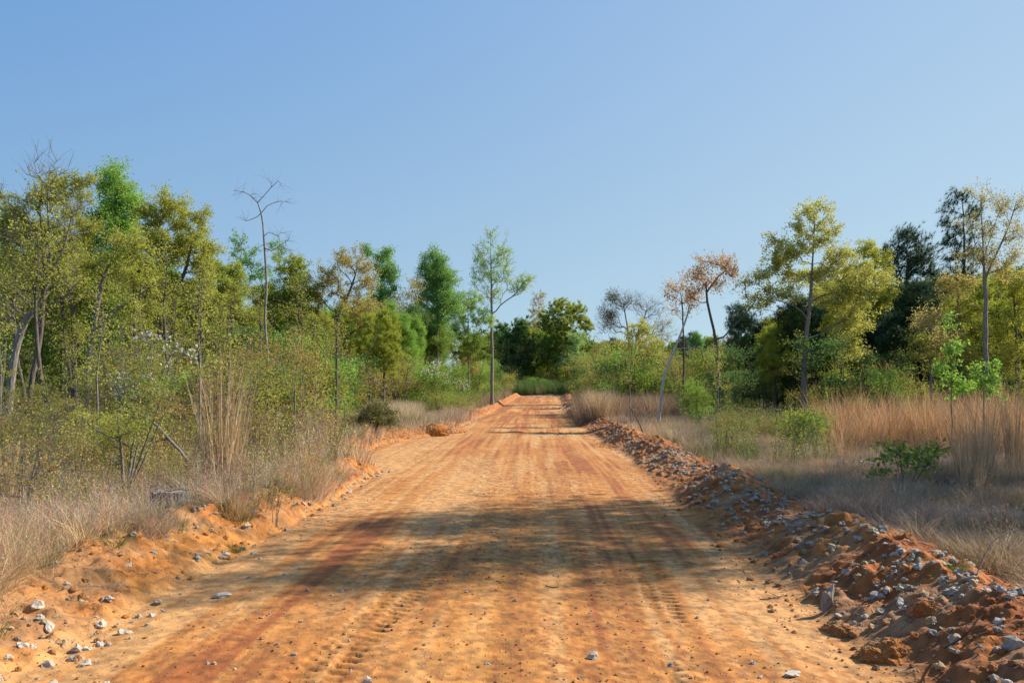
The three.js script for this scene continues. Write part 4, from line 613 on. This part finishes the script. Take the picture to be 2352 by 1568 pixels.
function field(n, px0, px1, d0, d1, f) { for (let i = 0; i < n; i++) { const k = RG(), d = Math.sqrt(lerp(d0 * d0, d1 * d1, k)), px = lerp(px0, px1, RG()), x = X(px, d), [w, u] = where(x, -d); if (w === 'r') continue; f(x, d, w, u, px); } }
const onEdge = (w, u, x, d) => (w === 'l' ? true : RG() < (w === 'k' ? sstep(0.3, 0.75, u + 1.1 * (fbm(x * 1.2, d * 1.2, 2, 333) - 0.5)) : sstep(0.78, 1, u + 0.4 * (fbm(x * 1.2, d * 1.2, 2, 334) - 0.5)) * 0.8));
// near right field: grey dry grass with green shoots, in uneven patches
const tone = (x, d) => { const a = fbm(x * 0.8, d * 0.8, 3, 341), b = fbm(x * 2.3 + 5, d * 2.3, 2, 343), v = 0.55 + 0.75 * b + 0.25 * RG(); return mix3([v * 1.0, v * 0.94, v * 0.92], [v * 1.25, v * 1.14, v * 0.95], sstep(0.35, 0.65, a)); };
field(8200, 1420, 2480, 3.2, 15, (x, d, w, u) => { if (!onEdge(w, u, x, d)) return; const n = fbm(x * 0.7, d * 0.7, 3, 340), c = vn(x * 1.6, d * 1.6, 347), p = RG(); if (c < 0.25 && p < 0.6) return; if (n > 0.56 && p < 0.22) sow('green', 'right_grass', x, d, 0.6 + 0.5 * RG(), [1.1, 1.05, 1]); else if (p > 0.86) sow('straw', 'right_grass', x, d, 0.4 + 0.5 * RG(), tone(x, d)); else if (p > 0.83) sow('stalk', 'right_grass', x, d, 0.5 + 0.5 * RG(), tone(x, d)); else sow('dry', 'right_grass', x, d, 0.4 + 0.9 * c * (0.6 + 0.5 * RG()), tone(x, d).map((q, k) => q * [0.84, 0.8, 0.86][k])); });
field(8600, 1300, 2480, 15, 34, (x, d, w, u) => { if (!onEdge(w, u, x, d)) return; const c = vn(x * 0.9, d * 0.9, 348), n = fbm(x * 0.3, d * 0.3, 3, 345); if (c < 0.2 && RG() < 0.5) return; const p = RG(); if (n > 0.52 && p < 0.25) sow('green', 'right_grass', x, d, 1.2 + 0.6 * RG(), [1, 1, 1]); else if (p > 0.93) sow('stalk', 'right_grass', x, d, 0.7 + 0.6 * RG(), tone(x, d)); else sow('dryFar', 'right_grass', x, d, 0.5 + 0.9 * c * (0.6 + 0.6 * RG()), tone(x, d)); });
// tan and rust coloured tall grass on the right
field(2100, 1900, 2450, 15, 26, (x, d, w, u, px) => { const n = fbm(x * 0.4, d * 0.4, 3, 350); if (n < 0.5) return; const v = 0.85 + 0.7 * RG(); RG() < 0.6 ? sow(d > 18 ? 'sedgeFar' : 'sedge', 'tan_grass', x, d, (0.62 + 0.75 * RG() ** 1.5) * (0.8 + 0.4 * sstep(0.45, 0.62, n)), [v, v * 0.9, v * 0.8]) : sow('straw', 'tan_grass', x, d, 0.8 + 1.0 * RG(), [v, v * 0.92, v * 0.82]); });
field(600, 2080, 2460, 10.5, 16, (x, d) => { if (fbm(x * 0.7, d * 0.7, 3, 353) < 0.52) return; const v = 0.8 + 0.4 * RG(); RG() < 0.6 ? sow('straw', 'tan_grass', x, d, 0.6 + 0.5 * RG(), [v, v * 0.8, v * 0.68]) : sow('sedge', 'tan_grass', x, d, 0.35 + 0.35 * RG(), [v, v, v]); });
field(1900, 1330, 1640, 33, 50, (x, d, w, u, px) => { const v = 0.75 + 0.4 * RG(); if (px < 1395 && px > 1368 && d < 42) sow('sedgeFar', 'roadside_tall_grass', x, d, 0.9 + 0.5 * RG(), [v * 1.25, v * 1.35, v * 1.4]); else sow('sedgeFar', 'roadside_tall_grass', x, d, 0.5 + 0.75 * RG(), [v * 0.8, v * 0.78, v * 0.85]); });
field(1400, 1290, 1420, 45, 92, (x, d, w, u) => { if (w !== 'l') return; const v = 0.8 + 0.4 * RG(); sow(RG() < 0.4 ? 'cane' : 'sedgeFar', 'roadside_tall_grass', x, d, 0.45 + 0.45 * RG(), [v * 0.8, v * 0.85, v * 0.75]); });
// left side: straw lying at the edge, grey dry grass, weeds under the thicket
field(6800, -120, 900, 3.6, 14, (x, d, w, u, px) => {
  if (!onEdge(w, u, x, d)) return;
  const n = fbm(x * 0.6, d * 0.6, 3, 360), c = vn(x * 1.6, d * 1.6, 349), z = fbm(x * 0.45 + 3, d * 0.45, 3, 368), p = RG(), v = 0.65 + 0.6 * RG();
  if (c < 0.3 && p < 0.55) return;
  if (x < -3.4 && d < 7.4 ? p < 0.7 : p < 0.12) sow('straw', 'left_grass', x, d, 0.5 + 0.5 * RG(), tone(x, d).map((q) => q * 1.15), 1.0);
  else if (n > 0.54 && p > 0.8) sow('green', 'left_grass', x, d, 0.5 + 0.6 * RG(), [1, 1, 1]);
  else if (d > 8.6 && z > 0.52 && p > 0.6) sow('weed', 'left_weeds', x, d, 0.35 + 0.95 * RG() * c, [v, v, v]);
  else if (d > 8.6 && p > 0.86) sow('weed', 'left_weeds', x, d, 0.4 + 0.5 * RG(), [v * 0.9, v * 0.85, v * 0.8]);
  else if (p > 0.5) sow('stalk', 'left_grass', x, d, (d > 9 ? 0.6 : 0.4) + 0.7 * RG() * c, tone(x, d).map((q) => q * 1.45));
  else sow('dry', 'left_grass', x, d, 0.4 + 1.0 * c * (0.6 + 0.6 * RG()), tone(x, d));
});
field(7400, -100, 1120, 14, 46, (x, d, w, u, px) => { if (!onEdge(w, u, x, d)) return; const n = fbm(x * 0.3, d * 0.3, 3, 365), p = RG(); if (n > 0.52 && p < 0.3) sow('green', 'left_grass', x, d, 1.4 + RG(), [1, 1, 1]); else if (p < 0.36 && px < 780 && d < 22) sow('stalk', 'left_grass', x, d, 1.0 + 0.9 * RG(), tone(x, d).map((v) => v * 1.3)); else if (p < 0.52 && px < 780) { const v = 0.7 + 0.5 * RG(); sow('weed', 'left_weeds', x, d, 0.8 + 0.9 * RG(), [v, v, v]); } else sow('dryFar', 'left_grass', x, d, 0.7 + 0.7 * RG(), tone(x, d)); });
field(900, 1640, 1900, 14, 27, (x, d, w) => { if (w === 'l' && fbm(x * 0.5, d * 0.5, 2, 366) > 0.5) sow('weed', 'right_weeds', x, d, 0.6 + 0.7 * RG(), [0.9, 1.05, 0.9]); });
field(620, 860, 960, 29, 40, (x, d) => { const v = 0.9 + 0.3 * RG(); sow('sedgeFar', 'roadside_straw', x, d, 0.5 + 0.45 * RG(), [v * 1.1, v * 1.25, v * 1.35]); });
field(900, 960, 1190, 40, 90, (x, d, w) => { if (w !== 'l') return; const v = 0.75 + 0.4 * RG(); sow('sedgeFar', 'roadside_straw', x, d, 0.5 + 0.6 * RG(), [v * 0.9, v * 0.95, v]); });
field(1500, 1130, 1420, 96.5, 108, (x, d) => { const v = 0.85 + 0.4 * RG(); RG() < 0.75 ? sow('cane', 'cane_grass', x, d, 0.5 + 0.8 * RG(), [v * 0.8, v, v * 0.8]) : sow('sedgeFar', 'cane_grass', x, d, 0.9 + 0.6 * RG(), [v, v, v]); });
const bedLabel = { left_weeds: 'leafy weeds tangled through the left verge and thicket', right_weeds: 'green weeds at the edge of the right field', right_grass: 'short grey dry grass with green shoots covering the right field', tan_grass: 'tall tan and rust grass across the back of the right field', roadside_tall_grass: 'tall purple brown dry grass along the far right roadside', left_grass: 'short dry grass and weeds covering the left verge', roadside_straw: 'pale straw grass along the far left roadside', cane_grass: 'tall green grass closing off the road end' };
for (const [bed, list] of Object.entries(beds)) {
  const grp = new THREE.Group(), by = {};
  list.forEach((e, i) => { const v = Math.floor(hash(i, 3, 5) * GR[e[0]].length); (by[e[0] + v] ??= { g: GR[e[0]][v], l: [] }).l.push(e); });
  for (const { g, l } of Object.values(by)) {
    const im = new THREE.InstancedMesh(g, grassMat, l.length);
    l.forEach(([k, x, d, s, t, lie], i) => { dummy.position.set(x, height(x, -d) - 0.005, -d); dummy.rotation.set((RG() - 0.5) * (0.25 + lie), RG() * 6.28, (RG() - 0.5) * (0.25 + lie)); dummy.scale.set(s * (0.9 + 0.3 * RG()), s, s * (0.9 + 0.3 * RG())); dummy.updateMatrix(); im.setMatrixAt(i, dummy.matrix); im.setColorAt(i, new THREE.Color(...t)); });
    im.name = 'blades'; im.userData.kind = 'stuff'; grp.add(im);
  }
  put(grp, bed, bedLabel[bed], bed.endsWith('weeds') ? 'weeds' : 'grass', null, 'stuff');
}
// single tufts that can be picked out
function clump(name, label, geo, px, d, sc, tint = [1, 1, 1], group) { const m = new THREE.Mesh(geo, tint[0] === 1 ? grassMat : grassMat), [x, y, z] = spot(px, d); m.position.set(x, y - 0.01, z); m.scale.set(...sc); m.rotation.y = px; return put(m, name, label, 'grass tuft', group); }
const tallSedge = [1, 2, 3].map((s) => tuft(480 + s, 170, 1.55, 0.13, 0.008, 0.1, 0.16, SEDGE.concat(STRAW), 3)), greenTuft = [1, 2].map((s) => tuft(490 + s, 110, 0.24, 0.05, 0.005, 0.8, 0.7, [[0.13, 0.19, 0.03], [0.1, 0.16, 0.025], [0.2, 0.22, 0.06]], 3));
clump('broomsedge', 'tall orange straw clump standing alone beside the left stump', tallSedge[0], 498, 10.6, [1.2, 1.3, 1.2]);
clump('broomsedge', 'slightly shorter straw clump touching the tall one by the left stump', tallSedge[1], 530, 10.8, [1.0, 1.12, 1.0]);
clump('broomsedge', 'tall rust coloured clump in the right field near the dark log', tallSedge[2], 2228, 10.4, [1.1, 0.95, 1.1]);
clump('broomsedge', 'rust coloured clump just behind the tall one in the right field', tallSedge[0], 2262, 11.6, [0.9, 0.9, 0.9]);
clump('broomsedge', 'leaning tan clump at the right edge below the dark trees', tallSedge[1], 2335, 13, [1, 1.1, 1]);
clump('broomsedge', 'pale clump in the far left corner of the thicket', tallSedge[2], 8, 9.2, [0.6, 0.6, 0.6]);
clump('broomsedge', 'upright rust clump near the middle of the tan grass', tallSedge[1], 2085, 18.5, [1, 0.9, 1]);
clump('broomsedge', 'upright purple brown clump beyond the leaning stick', tallSedge[0], 1505, 33, [1.6, 1.0, 1.6]);
clump('grass_tuft', 'spiky green tuft on the crest of the left bank, nearest the straw', greenTuft[0], 85, 6.3, [1.2, 1.05, 1.2]);
clump('grass_tuft', 'low green tuft on the left bank edge between the other two', greenTuft[1], 262, 6.9, [1, 0.7, 1]);
clump('grass_tuft', 'taller green tuft below the left stump', greenTuft[0], 315, 7.8, [1, 1.15, 1]);
clump('grass_tuft', 'yellow green tuft beside the taller tuft below the left stump', greenTuft[1], 372, 7.9, [0.9, 0.9, 0.9]);
clump('grass_tuft', 'bright green weed hanging over the left bank', greenTuft[1], 540, 8.0, [0.8, 0.8, 0.8]);
clump('grass_tuft', 'green tuft on the grass behind the near right berm', greenTuft[0], 2200, 5.6, [0.6, 0.5, 0.6]);

// ---------------------------------------------------------------- stumps, logs and sticks
function stump(label, px, d, r, h, seed) {
  const g = new THREE.Group(), p = [], uv = [], idx = [], n = 40, rowsN = 10, top = [];
  for (let j = 0; j <= rowsN; j++) for (let i = 0; i <= n; i++) { const a = i / n * 6.2832, f = j / rowsN, flare = 1 + 0.9 * (1 - f) ** 3 * (0.5 + 0.5 * Math.cos(a * 5 + seed)), rg = r * flare * (1 + 0.07 * perlin.noise(Math.cos(a) * 3 + seed, f * 2, Math.sin(a) * 3) + 0.05 * Math.cos(a * 9 + seed)), y = h * f * (1 + 0.16 * perlin.noise(Math.cos(a) * 1.5, seed, Math.sin(a) * 1.5)) - 0.08 * (1 - f); p.push(Math.cos(a) * rg, y, Math.sin(a) * rg); uv.push(i / n * 3, f * h * 2); if (j === rowsN) top.push([Math.cos(a) * rg * 0.97, y - 0.012, Math.sin(a) * rg * 0.97]); if (j && i < n) { const c = (j - 1) * (n + 1) + i, e = c + n + 1; idx.push(c, e, c + 1, e, e + 1, c + 1); } }
  const side = new THREE.Mesh(geom(p, idx, { uv, smooth: true }), BARK.rot); side.name = 'bark'; g.add(side);
  const q = [0, h * 0.93, 0], u2 = [0.5, 0.5], ix = []; top.forEach((t, i) => { q.push(...t); u2.push(t[0] * 3, t[2] * 3); if (i) ix.push(0, i + 1, i); });
  const cut = new THREE.Mesh(geom(q, ix, { uv: u2 }), BARK.grey); cut.name = 'cut_face'; g.add(cut);
  g.position.set(...spot(px, d)); put(g, 'tree_stump', label, 'stump');
}
stump('weathered grey stump at the edge of the left bank', 390, 9.0, 0.2, 0.3, 1);
stump('low grey stump in the dry grass right of the leaning stick', 1607, 28, 0.28, 0.3, 4);
function stick(name, label, mat, pts, r0, r1, cat, twigs = 0, seed = 1) {
  const t = new Tubes(), c = new THREE.CatmullRomCurve3(pts.map((q) => V(...q))), n = 14, P = [], RR = [], r = rng(seed);
  for (let i = 0; i <= n; i++) { P.push(c.getPointAt(i / n).add(V(gauss(r), gauss(r), gauss(r)).multiplyScalar(r0 * 0.25))); RR.push(lerp(r0, r1, i / n)); }
  P.unshift(P[0].clone().lerp(P[1], 0.02)); RR.unshift(r0 * 0.3); t.add(P, RR);
  for (let k = 0; k < twigs; k++) { const s = P[3 + Math.floor(r() * 11)], e = s.clone().add(unit(r).multiplyScalar(0.25 + 0.3 * r())); t.add([s, s.clone().lerp(e, 0.5).add(unit(r).multiplyScalar(0.03)), e], [r1 * 0.7, r1 * 0.5, r1 * 0.2]); }
  return put(new THREE.Mesh(t.geo(), mat), name, label, cat);
}
const at = (px, d, up) => { const [x, y, z] = spot(px, d); return [x, y + up, z]; };
stick('fallen_log', 'pale mottled fallen pole slanting through the left thicket', BARK.grey, [at(335, 13.2, 1.02), at(395, 12.6, 0.6), at(448, 12.2, 0.22)], 0.028, 0.018, 'log', 2, 3);
stick('fallen_log', 'bleached log half hidden in weeds at the far left', BARK.pale, [at(95, 10.6, 0.09), at(165, 10.5, 0.12), at(235, 10.3, 0.16)], 0.05, 0.035, 'log', 0, 4);
stick('fallen_log', 'long dark log lying in the grass behind the near right berm', BARK.dark, [at(1955, 8.6, 0.07), at(2050, 8.35, 0.06), at(2150, 8.1, 0.05)], 0.035, 0.022, 'log', 0, 5);
stick('fallen_log', 'short dark broken log beside the tall rust clump', BARK.rot, [at(2150, 11.1, 0.16), at(2185, 11, 0.14), at(2228, 10.9, 0.1)], 0.04, 0.05, 'log', 0, 6);
stick('leaning_stick', 'dark stick standing at a slant out of the right berm', BARK.dark, [at(1480, 23.5, -0.05), at(1466, 23.5, 0.32), at(1449, 23.5, 0.66)], 0.022, 0.016, 'stick', 0, 7);
stick('dead_branch', 'pale dead branch leaning up among the right saplings', BARK.pale, [at(2105, 17, 0.2), at(2150, 17, 0.62), at(2225, 17, 1.0)], 0.028, 0.008, 'branch', 3, 8);
stick('dead_branch', 'forked dry branch lying in the right field above the broadleaf bush', BARK.pale, [at(1975, 13, 0.25), at(2030, 13, 0.18), at(2095, 12.8, 0.1)], 0.012, 0.007, 'branch', 4, 9);
stick('dead_branch', 'thin dark twig lying on the road right of the middle', BARK.dark, [at(1253, 6.55, 0.012), at(1268, 6.5, 0.012), at(1284, 6.52, 0.01)], 0.006, 0.004, 'twig', 0, 10);
stick('dead_branch', 'crooked brown twig on the pale sand beside the right berm', BARK.brown, [at(1745, 6.15, 0.012), at(1780, 6.2, 0.015), at(1800, 6.25, 0.02)], 0.006, 0.004, 'twig', 2, 11);
stick('dead_branch', 'pale stick across the far right road edge', BARK.pale, [at(1240, 50, 0.06), at(1280, 51, 0.12), at(1300, 52, 0.3)], 0.03, 0.015, 'branch', 0, 12);
stick('dead_branch', 'bent dry stalk arching over the near right berm', BARK.pale, [at(2240, 5.3, 0.0), at(2285, 5.2, 0.3), at(2335, 5.1, 0.42)], 0.005, 0.003, 'branch', 3, 13);
stick('dead_branch', 'root ends sticking out of the near right berm', BARK.brown, [at(2170, 4.6, 0.02), at(2215, 4.5, 0.1), at(2260, 4.55, 0.12)], 0.008, 0.004, 'root', 7, 14);

renderer.render(scene, camera);
